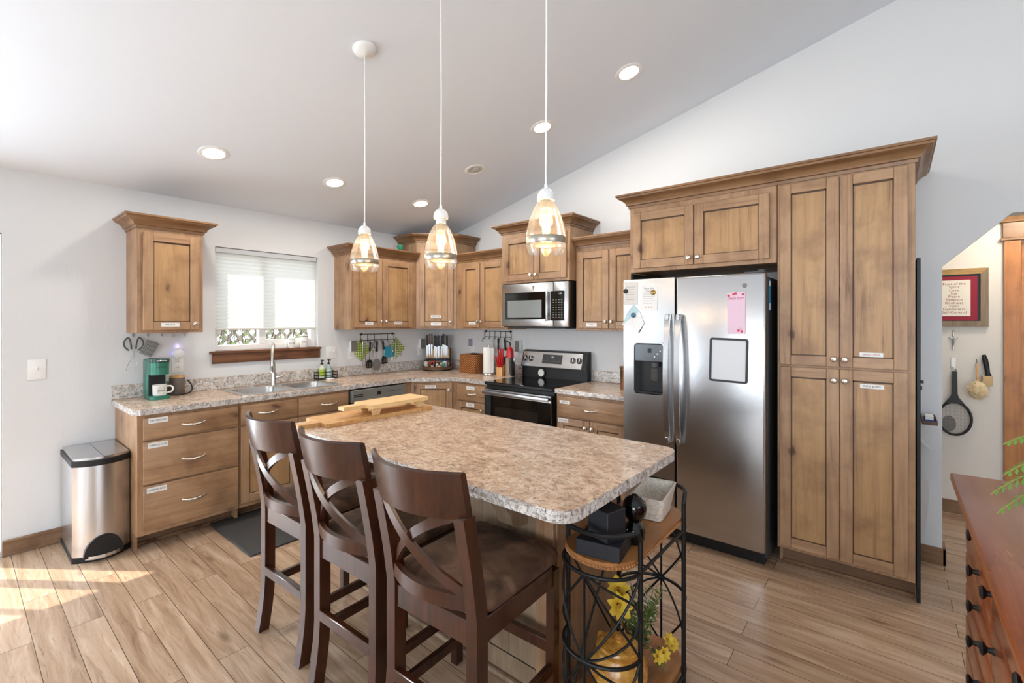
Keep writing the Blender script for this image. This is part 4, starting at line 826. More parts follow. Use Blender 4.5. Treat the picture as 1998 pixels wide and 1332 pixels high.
t = thing('canister', 'dark taupe canister with bamboo lid right of the coffee maker', 'canister', (.075, -2.722, .916)); b = MB(); b.lathe([(.048, 0), (.05, .004), (.05, .125), (.048, .128)], mat('taupe_glaze', '#6d6058', .5), 28); b.build('body', t); b = MB(); b.lathe([(.049, .1285), (.049, .142), (.046, .146), (0, .147)], LIGHTX, 28); b.build('lid', t)

# ------------------------------------------------------------------ sill canisters, soap caddy
for txt, y, r, h, lab in (('SUGAR', -1.80, .040, .078, 'smaller white enamel SUGAR canister on the window sill'), ('TEA', -1.685, .050, .10, 'larger white enamel TEA canister on the window sill')):
    t = thing('canister', lab, 'canister', (-.028, y, 1.2275)); b = MB(); r *= .72; b.lathe([(r*.97, 0), (r, .003), (r, h), (r*.98, h+.002)], CREAM, 28); cyl_text(b, txt, .019 if r < .03 else .025, INK, r+.0004, R(-20), h*.5); b.build('body', t, recalc=False)
    b = MB(); b.lathe([(r*1.03, h+.002), (r*1.04, h+.007)], DGRY, 28); b.lathe([(r*1.03, h+.007), (r*.75, h+.016), (.008, h+.02), (.005, h+.026), (.009, h+.031), (.006, h+.037), (0, h+.038)], CREAM, 28); b.build('lid', t)
t = thing('sink_caddy', 'black wire sink caddy holding soap bottles behind the sink', 'caddy', (.085, -1.525, .9215)); b = MB()
for z in (.004, .035, .065):
    b.tube([(-.04, -.095, z), (.04, -.095, z), (.04, .095, z), (-.04, .095, z)], .003, BLKM, 6, True)
for x in (-.04, .04):
    for y in (-.095, .095): b.tube([(x, y, 0), (x, y, .068)], .0035, BLKM, 6)
for k in range(6): b.tube([(-.04, -.08+.032*k, .004), (.04, -.08+.032*k, .004)], .002, BLKM, 5)
b.build('wire_frame', t)
for y, bc, lc, lab in ((-1.565, '#cfd8c0', '#a9c23a', 'soap bottle with lime green label in the sink caddy'), (-1.495, '#9fb9b4', '#b6cbc6', 'pale aqua soap bottle in the sink caddy')):
    t = thing('soap_bottle', lab, 'soap bottle', (.085, y, .929)); b = MB(); b.lathe([(.022, 0), (.026, .004), (.0265, .09), (.022, .112), (.011, .122), (.011, .13)], mat('soap_'+bc[1:], bc, .2), 20); b.build('body', t)
    b = MB(); b.lathe([(.0269, .02), (.0269, .085)], mat('soaplabel_'+lc[1:], lc, .5), 20); bmesh.ops.delete(b.bm, geom=[f for f in b.bm.faces if len(f.verts) > 4], context='FACES_ONLY'); b.build('label', t, 'wrapped paper label')
    b = MB(); b.lathe([(.013, .13), (.013, .142), (.005, .146), (.005, .165), (.012, .167), (.012, .175), (0, .176)], BLK, 14); b.box((.005, -.005, .167), (.035, .005, .175), BLK, .002); b.build('pump', t)
b = MB(); b.box((-.02, -.035, 0), (.02, .035, .014), CREAM, .004); tag(b.build('sponge', loc=(.155, -1.52, .9160)), 'white sponge lying in front of the sink caddy', 'sponge')

# ------------------------------------------------------------------ utensil rails
def rail(label, loc, rz, w, h, n):
    t = thing('utensil_rail', label, 'rail', loc, rz); b = MB(); b.tube([(-.01, -.014, h), (w+.01, -.014, h)], .004, BLKM, 8); b.tube([(0, -.014, 0), (w, -.014, 0)], .003, BLKM, 6); b.box((.01, -.012, h-.012), (.02, -.0006, h+.012), BLKM); b.box((w-.02, -.012, h-.012), (w-.01, -.0006, h+.012), BLKM); b.build('bar', t)
    for i in range(n):
        x = w*i/(n-1); b = MB(); b.tube([(x, -.014, h), (x, -.014, -.012), (x, -.022, -.024), (x, -.032, -.02), (x, -.034, -.010)], .003, BLKM, 6); b.build('hook', t)
rail('black wire utensil rail under the wall cabinet right of the window', (0, -1.105, 1.272), 90, .418, .064, 6)
rail('black wire utensil rail left of the range, under the wall cabinets', (.765, 0, 1.30), 0, .385, .062, 6)
LIMED = weave('lime_dotted', '#8fa62c', '#8fa62c', 2*pi/.036, 2*pi/.036); bs = LIMED.node_tree.nodes['Principled BSDF']
LIMED.node_tree.nodes['Color Ramp'].color_ramp.elements[0].position = .42; LIMED.node_tree.nodes['Color Ramp'].color_ramp.elements[1].position = .5; LIMED.node_tree.nodes['Color Ramp'].color_ramp.elements[1].color = lin('#e9e9de')
def hangloc(y, z, rz=90, tilt=0, off=.03): return Matrix.Translation((off, y, z)) @ Matrix.Rotation(R(rz), 4, 'Z') @ Matrix.Rotation(R(tilt), 4, 'Y')
for y, z, lab in ((-1.092, 1.172, 'lime green dotted potholder at the window end of the utensil rail'), (-.655, 1.172, 'lime green dotted potholder at the corner end of the utensil rail')):
    b = MB(); b.box((-.085, -.004, -.085), (.085, .004, .085), LIMED, .003); o = tag(b.build('potholder'), lab, 'potholder', 'lime potholders on the rail'); o.matrix_world = hangloc(y, z, 90, 45, .009)
def tool(name, label, y, z, parts, tilt=0, off=.04, wall='A', cat=None):
    t = thing(name, label, cat or name.replace('_', ' ').split()[-1]); t.matrix_world = hangloc(y, z, 90, tilt, off) if wall == 'A' else Matrix.Translation((y, -off, z)) @ Matrix.Rotation(R(tilt), 4, 'Y')
    for nm, fn in parts: b = MB(); fn(b); b.build(nm, t)
    return t
def grip(m, r, l): return lambda b: (b.lathe([(r*.7, 0), (r, -.01), (r*.8, -l*.5), (r, -l*.9), (r*.6, -l)], m, 12), b.tube([(0, 0, -.002), (.006, 0, .012), (0, 0, .02), (-.006, 0, .012), (0, 0, -.002)], .002, m, 6))
def shaft(m, z0, z1, r=.004): return lambda b: b.cyl((0, 0, z0), (0, 0, z1), r, m, n=8)
def slots(m, w, z0, z1): return lambda b: b.prism([(-w*.6, z0), (w*.6, z0), (w, z0-.03), (w, z1), (-w, z1), (-w, z0-.03)], 'y', -.002, .002, m, [[(x-.004, z1+.012), (x-.004, z0-.03), (x+.004, z0-.03), (x+.004, z1+.012)] for x in (-w*.55, 0, w*.55)])
tool('tongs', 'long steel tongs hanging over the first green potholder', -1.085, 1.262, [('arm', lambda b: b.tube([(-.008, 0, 0), (-.012, 0, -.15), (-.004, 0, -.29)], .005, CHROME, 8)), ('arm', lambda b: b.tube([(.008, 0, 0), (.02, 0, -.15), (.03, 0, -.28)], .005, CHROME, 8))], 0, .036)
tool('slotted_spatula', 'black slotted spatula hanging between the first potholder and the steel turner', -1.005, 1.255, [('handle', grip(BLK, .011, .10)), ('shaft', shaft(BLK, -.1, -.20)), ('blade', slots(BLK, .036, -.19, -.275))], 3)
tool('kitchen_shears', 'steel kitchen shears with black loops beside the slotted spatula', -.968, 1.25, [('loop_handle', lambda b: (b.tube([(-.022+.016*cos(a), 0, -.03+.03*sin(a)) for a in [2*pi*k/14 for k in range(14)]], .003, BLK, 6, True), b.tube([(.022+.016*cos(a), 0, -.03+.03*sin(a)) for a in [2*pi*k/14 for k in range(14)]], .003, BLK, 6, True))), ('blade', lambda b: (b.tube([(-.02, 0, -.06), (.0, 0, -.10), (.012, 0, -.16)], .004, CHROME, 6), b.tube([(.02, 0, -.06), (0, 0, -.10), (-.008, 0, -.16)], .004, CHROME, 6)))])
tool('turner', 'steel turner with black grip and rounded grey blade, middle of the rail', -.925, 1.257, [('handle', grip(BLK, .013, .11)), ('shaft', shaft(CHROME, -.1, -.21)), ('blade', lambda b: b.prism([(-.02, -.19), (.02, -.19), (.042, -.22), (.046, -.27), (.03, -.298), (0, -.305), (-.03, -.298), (-.046, -.27), (-.042, -.22)], 'y', -.0025, .0025, GRY))])
tool('slotted_turner', 'small black slotted turner hanging next to the teal scraper', -.848, 1.257, [('handle', grip(BLK, .012, .09)), ('shaft', shaft(CHROME, -.085, -.17)), ('blade', slots(BLK, .035, -.16, -.245))], -6)
tool('scraper', 'square teal dough scraper hanging on the utensil rail', -.77, 1.257, [('strap', lambda b: b.tube([(0, 0, 0), (0, 0, -.06)], .003, BLK, 6)), ('blade', lambda b: b.prism(rrect(-.06, -.175, .06, -.06, .018), 'y', -.004, .004, TEAL))])
tool('measuring_spoons', 'loop of steel measuring spoons in front of the teal scraper', -.745, 1.25, [('spoon', lambda b: (b.tube([(0, 0, 0), (.02, 0, -.09)], .004, CHROME, 6), b.ball((.024, 0, -.105), .014, CHROME, (1, .4, 1.1), 10))), ('spoon', lambda b: (b.tube([(0, -.008, 0), (.0, -.008, -.17)], .004, CHROME, 6), b.ball((.0, -.008, -.19), .016, CREAM, (1, .4, 1.1), 10)))], 0, .052)
tool('tongs', 'short steel tongs hanging over the second green potholder', -.672, 1.262, [('arm', lambda b: b.tube([(-.004, 0, 0), (-.01, 0, -.1), (-.016, 0, -.2)], .005, CHROME, 8)), ('arm', lambda b: b.tube([(.004, 0, 0), (.04, 0, -.1), (.08, 0, -.19)], .005, CHROME, 8))], 0, .036)
# second rail
tool('wire_whisk', 'small black wire strainer hanging at the left of the range rail', .765, 1.285, [('handle', lambda b: b.tube([(0, 0, 0), (-.012, 0, -.03), (0, 0, -.06), (.012, 0, -.03), (0, 0, 0)], .003, BLK, 6))], 0, .04, 'B')
tool('ladle', 'steel ladle hanging behind the paper towel roll', .919, 1.285, [('handle', shaft(CHROME, 0, -.24, .006)), ('bowl', lambda b: b.ball((0, -.01, -.265), .03, CHROME, (1, .6, .9), 14))], 2, .04, 'B')
tool('spoon', 'black handled spoon hanging third from the right on the range rail', .99, 1.285, [('handle', grip(BLK, .012, .13)), ('shaft', shaft(CHROME, -.12, -.2))], 0, .04, 'B')
tool('masher', 'black handled masher hanging slanted on the range rail', 1.08, 1.285, [('handle', grip(BLK, .013, .13)), ('shaft', shaft(CHROME, -.12, -.19)), ('head', lambda b: b.prism(rrect(-.03, -.28, .03, -.19, .02), 'y', -.004, .004, BLK))], -6, .04, 'B')
tool('skimmer', 'steel skimmer hanging at the range end of the rail', 1.15, 1.285, [('handle', shaft(CHROME, 0, -.2, .005)), ('head', lambda b: b.ball((0, 0, -.225), .03, CHROME, (1, .25, 1), 14))], 0, .04, 'B')

# ------------------------------------------------------------------ corner counter: knife stand, jars, basket, paper towel, knife block, canister
BLADE = mat('blade_steel', (.50, .52, .54), .38, 1)
t = thing('knife_stand', 'round dark wood turntable with upright magnetic knife board in the corner', 'knife stand', (.262, -.27, .916), 45); b = MB(); b.lathe([(.15, 0), (.165, .006), (.165, .012)], BLK, 36); b.lathe([(.163, .0125), (.165, .04), (.168, .046), (.16, .048), (.158, .03), (0, .03)], wood('turntable_wood', '#75593f', '#5c4330', '#3a2a1e', 'x', False), 36); b.build('turntable', t)
b = MB(); b.box((-.135, .06, .031), (.135, .08, .235), LIGHTX, .003); b.box((-.137, .054, .10), (.137, .0598, .13), BLK); b.box((.137, .05, .031), (.15, .09, .25), BLK, .003); b.build('magnet_board', t)
for i, (x, h, ml, mh) in enumerate(((-.118, .30, .012, 0), (-.092, .31, .016, 1), (-.066, .31, .013, 1), (-.03, .29, .013, 0), (-.012, .28, .012, 0), (.012, .29, .018, 0), (.045, .29, .012, 0), (.066, .31, .014, 0), (.088, .30, .018, 2), (.108, .29, .014, 0))):
    t = thing('knife', ['dark handled slim knife at the left end of the magnetic board', 'brown riveted knife second from the left on the magnetic board', 'brown handled slim knife third from the left on the magnetic board', 'black steak knife left of the center on the magnetic board', 'short black knife left of center on the magnetic board', 'broad black chef knife at the center of the magnetic board', 'black slim knife just right of center on the magnetic board', 'tall black riveted knife right of center on the magnetic board', 'steel-grey handled broad knife near the right of the magnetic board', 'black knife at the right end of the magnetic board'][i], 'knife', (.262, -.27, .916), 45, 'knives on the corner stand')
    hm = [BLK, wood('knife_handle', '#6b4a30', '#543722', '#35210f', 'z', False) if 'knife_handle' not in bpy.data.materials else bpy.data.materials['knife_handle'], GRY][mh]; zt = h+.10; zb = h-.165
    b = MB(); b.prism([(x-ml*.8, h-.02), (x+ml*.55, h-.02), (x+ml*.55, zb+.05), (x+ml*.1, zb), (x-ml*.6, zb+.03)], 'y', .050, .053, BLADE); b.build('blade', t)
    b = MB(); b.box((x-.010, .044, h-.022), (x+.010, .056, zt), hm, .004, 2); b.build('handle', t)
jars = ((-.125, -.02, .026, .085, '#c9c2b6', '#1c1c1c', 'tall clear spice jar with black lid at the left rim of the knife stand'), (-.075, -.05, .02, .06, '#6b2b20', '#b3202a', 'red-lidded spice jar second from the left on the knife stand'), (-.035, -.03, .022, .075, '#3d2a22', '#b3202a', 'taller red-lidded dark spice jar near the middle of the knife stand'), (.0, -.07, .017, .045, '#b8b0a2', '#e6e4df', 'short white-lidded jar at the front of the knife stand'), (.018, -.02, .021, .06, '#453026', '#151515', 'dark jar with black lid behind the short jars'), (.05, -.04, .022, .07, '#d0b545', '#2c5fa0', 'yellow labelled jar on the knife stand'), (.075, -.06, .02, .06, '#2f8d86', '#dfe4e2', 'teal labelled white-lidded bottle on the knife stand'), (.088, -.015, .024, .09, '#e5e3de', '#20305c', 'white supplement bottle with navy lid on the knife stand'), (.128, -.01, .018, .075, '#5a3a24', '#2a2523', 'slim brown jar at the right rim of the knife stand'), (-.05, -.10, .015, .035, '#cdbfae', '#c0322f', 'tiny red-lidded shaker at the front left of the turntable'), (.03, -.105, .015, .035, '#c9b9a5', '#c0322f', 'tiny red-lidded shaker at the front right of the turntable'))
for x, y, r, h, c1, c2, lab in jars:
    t = thing('spice_jar', lab, 'jar', (0, 0, 0), 0, 'jars on the knife stand'); t.location = Matrix.Translation((.262, -.27, .947)) @ Matrix.Rotation(R(45), 4, 'Z') @ Vector((x, y, 0)); b = MB(); b.lathe([(r*.95, 0), (r, .002), (r, h*.72), (r*.85, h*.8)], mat('jar_'+c1[1:], c1, .25), 18); b.build('body', t); b = MB(); b.lathe([(r*.92, h*.8), (r*.92, h), (0, h+.001)], mat('jarlid_'+c2[1:], c2, .4), 18); b.build('lid', t)
WIK = weave('wicker', '#c07f42', '#6b3c18', 2*pi/.034, 2*pi/.024, .6); WIK2 = weave('wicker_side', '#c07f42', '#6b3c18', 2*pi/.034, 2*pi/.024, .6, ('y', 'z'))
t = thing('basket', 'square brown wicker basket on the corner counter with cords inside', 'basket', (.775, -.19, .916)); b = MB()
for a, c, m in (((-.12, -.11, 0), (.12, -.10, .19), WIK), ((-.12, .10, 0), (.12, .11, .19), WIK), ((-.12, -.10, 0), (-.11, .10, .19), WIK2), ((.11, -.10, 0), (.12, .10, .19), WIK2), ((-.11, -.10, .0), (.11, .10, .01), WIK)): b.box(a, c, m, .003)
b.build('wicker_body', t); b = MB(); b.tube(rrect(-.117, -.107, .117, .107, .012, .193, 3), .008, mat('wicker_rim', '#8a552a', .6), 8, True); b.build('rim', t)
b = MB(); b.tube([(-.09, -.05, .17), (-.03, .0, .205), (.05, .02, .20), (.09, .05, .17), (0, .06, .19), (-.08, .03, .2)], .007, BLK, 8); tag(b.build('charging_cable', loc=(.775, -.19, .916)), 'black cable heaped inside the wicker basket', 'cable')
t = thing('paper_towel_holder', 'upright metal paper towel holder base beside the wicker basket', 'paper towel holder', (1.03, -.24, .916)); b = MB(); b.lathe([(.082, 0), (.084, .006), (.078, .016), (.01, .018), (.006, .02), (.006, .30), (.011, .305), (.009, .318), (0, .32)], STEEL, 30); b.build('stand', t)
t = thing('paper_towel_roll', 'white paper towel roll on the upright holder', 'paper towels', (1.03, -.24, .935)); b = MB(); b.lathe([(.02, 0), (.056, 0), (.057, .003), (.057, .262), (.055, .265), (.02, .265), (.02, 0)], PAP, 32, caps=False); b.build('roll', t); b = MB(); b.tube([(.0575*cos(a), .0575*sin(a), .134) for a in [-1.2+.12*k for k in range(9)]]+[(.07, .0, .134)], .001, PAP, w=.255, up=(0, 0, 1)); b.build('loose_sheet', t)
t = thing('knife_block', 'small beech knife block with red handled knives beside the range', 'knife block', (1.205, -.235, .916), 12); b = MB(); b.prism([(-.05, 0), (.045, 0), (.045, .11), (-.05, .085)], 'x', -.032, .032, LIGHTX); b.build('block', t)
for r in range(2):
    for i in range(4-r):
        b = MB(); x = -.024+.016*i+.008*r; T = Matrix.Translation((x, -.032+.045*r, .09+.02*r)) @ Matrix.Rotation(R(14), 4, 'X') @ Matrix.Rotation(R((x)*260), 4, 'Y'); b.box((-.0055, -.009, 0), (.0055, .009, .11+.06*r), RED, .003, 2, T); b.ball((0, 0, .112+.06*r), .0065, RED, (1, 1.3, .6), 8, T); b.build('knife_handle', t)
t = thing('utensil_canister', 'stainless steel utensil canister at the left edge of the range', 'canister', (1.306, -.22, .916)); b = MB(); b.lathe([(.05, 0), (.052, .004), (.052, .185), (.054, .19), (.05, .19), (.048, .01), (0, .01)], STEELV, 30); b.build('cup', t)
t = thing('bottle', 'red bottle standing in the steel utensil canister', 'bottle', (1.306, -.22, .927)); b = MB(); b.lathe([(.035, 0), (.037, .02), (.037, .225), (.034, .255), (.022, .275), (.012, .285), (.011, .30), (.0, .302)], RED, 24); b.build('body', t); b = MB(); b.tube([(0, 0, .30), (0, 0, .325), (-.035, -.01, .345), (-.055, -.015, .33)], [.008, .007, .005, .004], BLK, 8); b.build('nozzle', t)
t = thing('thermometer', 'small round dial thermometer with white face on the range backguard', 'thermometer', (1.617, -.101, .963)); T = Matrix.Rotation(R(90), 4, 'X') @ Matrix.Rotation(R(-4), 4, 'X'); b = MB(T); b.lathe([(.042, 0), (.043, .014), (.036, .017), (.036, .015), (0, .015)], DGRY, 28); b.build('case', t)
b = MB(T); b.lathe([(.035, .0152), (0, .0156)], CREAM, 28); b.box((-.001, -.004, .0158), (.001, .024, .0164), INK); b.box((-.02, -.001, .0158), (.0, .001, .0164), INK)
for k in range(12): a = k*pi/6; b.box((.028*cos(a)-.0015, .028*sin(a)-.0015, .0158), (.028*cos(a)+.0015, .028*sin(a)+.0015, .0162), INK)
b.build('dial', t)
t = thing('canister', 'antique copper canister on the counter against the refrigerator side', 'canister', (2.655, -.30, .916)); b = MB(); cu_ = mat('copper', (.50, .30, .18), .3, 1); b.lathe([(.085, 0), (.088, .01), (.088, .165), (.092, .17), (.092, .178)], cu_, 30); b.build('body', t); b = MB(); b.lathe([(.094, .1785), (.094, .19), (.02, .2), (.014, .215), (0, .218)], cu_, 30); b.build('lid', t)
b = MB(); b.lathe([(.03, 0), (.02, .005), (.012, .03), (.03, .06), (.034, .09), (.025, .10), (.0, .1)], mat('green_glass', '#3f9a78', .15), 18); tag(b.build('glass_ornament', loc=(.17, -.72, 2.1998)), 'small green glass ornament on top of the wall cabinet beside the corner cabinet', 'ornament')

# ------------------------------------------------------------------ papers and magnets on the refrigerator
FY = -.7508
def sheet(name, label, cat, x0, x1, z0, z1, m, deco=None, tilt=0):
    b = MB(Matrix.Translation(((x0+x1)/2, 0, (z0+z1)/2)) @ Matrix.Rotation(R(tilt), 4, 'Y')); w, h = (x1-x0)/2, (z1-z0)/2
    b.box((-w, FY-.0015, -h), (w, FY, h), m)
    if deco: deco(b, w, h)
    o = b.build(name, smooth=False); return tag(o, label, cat)
def lines(b, w, h, top=.1):
    for i in range(6): z = h*(.55-.22*i); b.box((-w*.7, FY-.0019, z), (w*(.7-.25*(i % 2)), FY-.0015, z+.0022), mat('grey_ink', '#8d8a88', .8) if 'grey_ink' not in bpy.data.materials else bpy.data.materials['grey_ink'])
sheet('paper_note', 'lined white note at the far left edge of the freezer door', 'paper', 2.813, 2.915, 1.588, 1.752, mat('note_paper', '#d9d3cb', .8), lines, 1)
def invite(b, w, h): lines(b, w, h*.8); b.text('Save the\nDate', .022, mat('rose_ink', '#8a7772', .8), face(0, FY-.002, h*.62)); b.text('* * *', .03, REDI, face(0, FY-.002, -h*.8))
sheet('invitation', 'white printed invitation on the freezer door under a gold magnet', 'paper', 2.935, 3.058, 1.548, 1.726, PAP, invite, 1.5)
PH = mat('blue_print', '#b9cdd3', .6)
b = MB(); N_ = 8; pts = [(2.805, 1.445), (2.835, 1.53), (2.885, 1.595), (2.93, 1.54), (2.965, 1.46), (2.915, 1.385), (2.88, 1.44)]
def curl(x, z): return FY-.002-.025*max(0, (1.50-z)/.12)**2*.6-.018*max(0, (2.85-x)/.05)
vs = [(x, curl(x, z), z) for x, z in pts]+[(2.88, curl(2.88, 1.51), 1.51)]; b.geo(vs, [(i, (i+1) % 7, 7) for i in (0, 1, 2)], PH); b.geo(vs, [(i, (i+1) % 7, 7) for i in (3, 4, 5, 6)], PAP)
o = b.build('torn_map', recalc=False, smooth=False); md = o.modifiers.new('thick', 'SOLIDIFY'); md.thickness = .0008; md.offset = 1; tag(o, 'curled blue and white paper under a blue magnet on the freezer door', 'paper')
def pad(b, w, h):
    b.text('fresh start', .026, mat('cherry_ink', '#b5334d', .7), face(0, FY-.0082, h*.72), sx=.8); b.box((-w, FY-.0075, -h), (w, FY-.0014, h), bpy.data.materials['pink_paper'])
    for x, z in ((-.3, .92), (-.05, .95), (.75, .9), (.25, -.84), (.6, -.88), (-.85, .85)): b.cyl((x*w, FY-.0085, z*h), (x*w, FY-.0075, z*h), .0075, mat('cherry_red', '#c83a4e', .6) if 'cherry_red' not in bpy.data.materials else bpy.data.materials['cherry_red'], n=12)
    b.tube([(.25*w, FY-.008, -.8*h), (.5*w, FY-.008, -.7*h), (.6*w, FY-.008, -.82*h)], .0009, FOL, 5)
sheet('notepad', 'pink list pad with red cherries on the wide refrigerator door', 'notepad', 3.507, 3.609, 1.397, 1.651, mat('pink_paper', '#e3c3d3', .8), pad)
t = thing('whiteboard', 'small blank whiteboard with black frame on the wide refrigerator door', 'whiteboard', (3.512, FY, 1.232)); b = MB(Matrix.Rotation(R(1.2), 4, 'Y')); b.prism(rrect(-.112, -.137, .112, .137, .016), 'y', -.009, 0, mat('board_frame', '#2e2e30', .5), [rrect(-.099, -.124, .099, .124, .006)[::-1]]); b.build('frame', t, smooth=False)
b = MB(Matrix.Rotation(R(1.2), 4, 'Y')); b.box((-.099, -.005, -.124), (.099, -.0005, .124), mat('board_white', '#d9dadc', .25)); b.build('writing_surface', t)
for x, z, y, m, lab in ((2.826, 1.688, .002, BLK, 'black round magnet on the lined note'), (3.029, 1.672, .002, mat('gold_magnet', '#a0813c', .3, .8), 'gold round magnet on the printed invitation'), (2.886, 1.516, .006, mat('blue_magnet', '#35607a', .3), 'blue glass magnet on the curled paper')):
    b = MB(Matrix.Rotation(R(90), 4, 'X')); b.lathe([(.017, 0), (.017, .006), (.014, .008), (0, .0085)], m, 20); tag(b.build('magnet', loc=(x, FY-y, z)), lab, 'magnet', 'magnets on the freezer door')
b = MB(); b.box((0, -.03, -.095), (.0015, .03, .095), mat('blue_card', '#3d8fb3', .5), .0005); b.box((.0016, -.026, .055), (.0019, .026, .085), PAP); b.box((.0016, -.02, -.09), (.0019, .02, -.05), PAP); tag(b.build('magnet_card', loc=(3.7165, -.628, 1.635)), 'blue and white card stuck to the dark side of the refrigerator', 'card')

# ------------------------------------------------------------------ beside the pantry
t = thing('tall_board', 'tall narrow black board standing against the pantry side', 'board', (4.402, -.3, 0)); b = MB(inv(t)); b.box((4.3955, -.605, .03), (4.412, -.03, 1.806), BLK, .002); b.build('panel', t); b = MB(inv(t)); b.box((4.3955, -.60, 0), (4.412, -.57, .03), BLK); b.box((4.3955, -.06, 0), (4.412, -.03, .03), BLK); b.build('feet', t)
b = MB(inv(t)); b.box((4.4122, -.6, 1.15), (4.424, -.585, 1.165), BLK, .002); b.box((4.4122, -.598, 1.115), (4.418, -.588, 1.135), BLK); b.build('latch', t)
t = thing('tray_shelf', 'small dark wood tray shelf on the wall beside the pantry', 'shelf', (4.46, -.12, .88)); M = inv(t); WAL = wood('walnut', '#6b4632', '#54352a', '#352018', 'y', False)
b = MB(M); b.box((4.43, -.25, .878), (4.497, -.001, .886), WAL, .001); b.build('base', t)
for a, c in (((4.43, -.25, .886), (4.434, -.001, .905)), ((4.493, -.25, .886), (4.497, -.001, .905)), ((4.434, -.25, .886), (4.493, -.246, .90))): b = MB(M); b.box(a, c, WAL); b.build('edge', t)
t = thing('card_box', 'white, blue and black box lying in the small wall tray', 'box', (4.462, -.16, .8865)); M = inv(t); b = MB(M); b.box((4.443, -.215, .8865), (4.483, -.11, .895), BLK); b.build('lower_case', t); b = MB(M); b.box((4.443, -.213, .8955), (4.483, -.112, .903), mat('blue_case', '#2d4f9a', .5)); b.build('blue_case', t); b = MB(M); b.box((4.445, -.211, .9035), (4.481, -.114, .922), PAP); b.build('white_case', t)
b = MB(); b.tube([(4.415, -.012, .80), (4.44, -.03, .74), (4.47, -.03, .70), (4.48, -.015, .69)], .003, WHT, 6); b.tube([(4.416, -.012, .785), (4.438, -.035, .73), (4.46, -.032, .705)], .003, WHT, 6); tag(b.build('charging_cable'), 'white charging cords looping below the small wall tray', 'cord')
b = MB(); b.tube([(4.442, -.02, .50), (4.446, -.03, .40), (4.436, -.022, .28), (4.425, -.02, .17)], .001, PAP, w=.05, up=(.9, -.2, 0)); tag(b.build('paper_sheet'), 'curled white paper sheet hanging low beside the pantry', 'paper')

# ------------------------------------------------------------------ hall wall
HY = 1.0885; M = Matrix.Translation((0, HY, 0))
t = thing('picture_frame', 'calligraphy print with red mat in a rustic wood frame on the hall wall', 'picture', (4.56, HY, 1.65)); x0, x1, z0, z1, f = 4.275, 4.845, 1.434, 1.872, .042; RUS = wood('rustic_frame', '#8d7a63', '#75624d', '#564636', 'z', False, .6); RUSX = wood('rustic_frame_top', '#b08d55', '#94713d', '#6c4f2a', 'x', False, .6); b = MB(inv(t))
for pts, m in ((((x0, z0), (x0+f, z0+f), (x0+f, z1-f), (x0, z1)), RUS), (((x1, z0), (x1, z1), (x1-f, z1-f), (x1-f, z0+f)), RUS), (((x0, z1), (x0+f, z1-f), (x1-f, z1-f), (x1, z1)), RUSX), (((x0, z0), (x1, z0), (x1-f, z0+f), (x0+f, z0+f)), RUS)): b.prism(list(pts), 'y', HY-.028, HY, m)
b.build('frame', t, smooth=False); b = MB(inv(t)); b.box((x0+f, HY-.012, z0+f), (x1-f, HY-.002, z1-f), BLK); b.box((x0+f+.016, HY-.014, z0+f+.004), (x1-f-.016, HY-.0121, z1-f-.014), mat('red_mat', '#8e1f34', .8)); b.build('mat_board', t)
b = MB(inv(t)); b.box((4.37, HY-.016, 1.512), (4.75, HY-.0141, 1.787), mat('cream_print', '#e3dccd', .8)); CAL = mat('calligraphy', '#8a4038', .8)
b.text('Fruit of the\nSpirit\nLove\nJoy\nPeace\nPatience\nKindness\nFaith\nGentleness\nSelf-Control', .027, CAL, face(4.66, HY-.0165, 1.65), sx=1.05); b.build('print', t, smooth=False)
t = thing('crucifix', 'small metal crucifix on the hall wall under the framed print', 'crucifix', (4.657, HY, 1.325)); b = MB(); SIL = mat('dark_silver', (.35, .33, .31), .35, 1)
b.box((-.004, -.006, -.075), (.004, -.0005, .068), SIL, .0015); b.box((-.028, -.006, .018), (.028, -.0005, .026), SIL, .0015); b.build('cross', t); b = MB(); b.tube([(-.024, -.009, .024), (0, -.011, .012), (.024, -.009, .024)], .003, SIL, 6); b.tube([(0, -.011, .018), (.002, -.012, -.01), (-.001, -.010, -.04)], [.005, .006, .003], SIL, 8); b.ball((0, -.013, .03), .006, SIL, n=8); b.build('figure', t); b = MB(); b.tube([(.006*cos(a), -.004, .074+.006*sin(a)) for a in [2*pi*k/10 for k in range(10)]], .0014, SIL, 5, True); b.build('hanging_ring', t)
t = thing('adhesive_hook', 'white adhesive hook holding the bug zapper on the hall wall', 'hook', (4.657, HY, 1.145)); b = MB(); b.box((-.014, -.006, -.035), (.014, -.0005, .05), WHT, .003); b.build('backplate', t); b = MB(); b.tube([(0, -.006, -.018), (0, -.018, -.032), (0, -.024, -.02)], .004, WHT, 6); b.build('prong', t)
t = thing('bug_zapper', 'black racket bug zapper hanging on the hall wall', 'bug zapper', (4.663, HY-.022, .73)); b = MB(); b.prism([(-.014, .36), (.014, .36), (.016, .19), (.022, .165), (.055, .115), (-.055, .115), (-.022, .165), (-.016, .19)], 'y', -.011, .011, BLK); b.tube([(0, 0, .355), (.008, 0, .372), (0, 0, .385), (-.008, 0, .372), (0, 0, .355)], .0025, BLK, 6); b.build('handle', t)
b = MB(); b.tube([(.092*cos(a), 0, .0+.125*sin(a)) for a in [2*pi*k/40 for k in range(40)]], .0085, BLK, 10, True); b.build('hoop', t)
b = MB()
for k in range(-11, 12): x = k*.0075; h_ = .12*math.sqrt(max(0, 1-(x/.088)**2)); b.cyl((x, 0, -h_), (x, 0, h_), .0006, SIL, n=4)
for k in range(-4, 5): z = k*.026; w_ = .088*math.sqrt(max(0, 1-(z/.122)**2)); b.cyl((-w_, 0, z), (w_, 0, z), .0006, SIL, n=4)
b.build('mesh_grid', t)
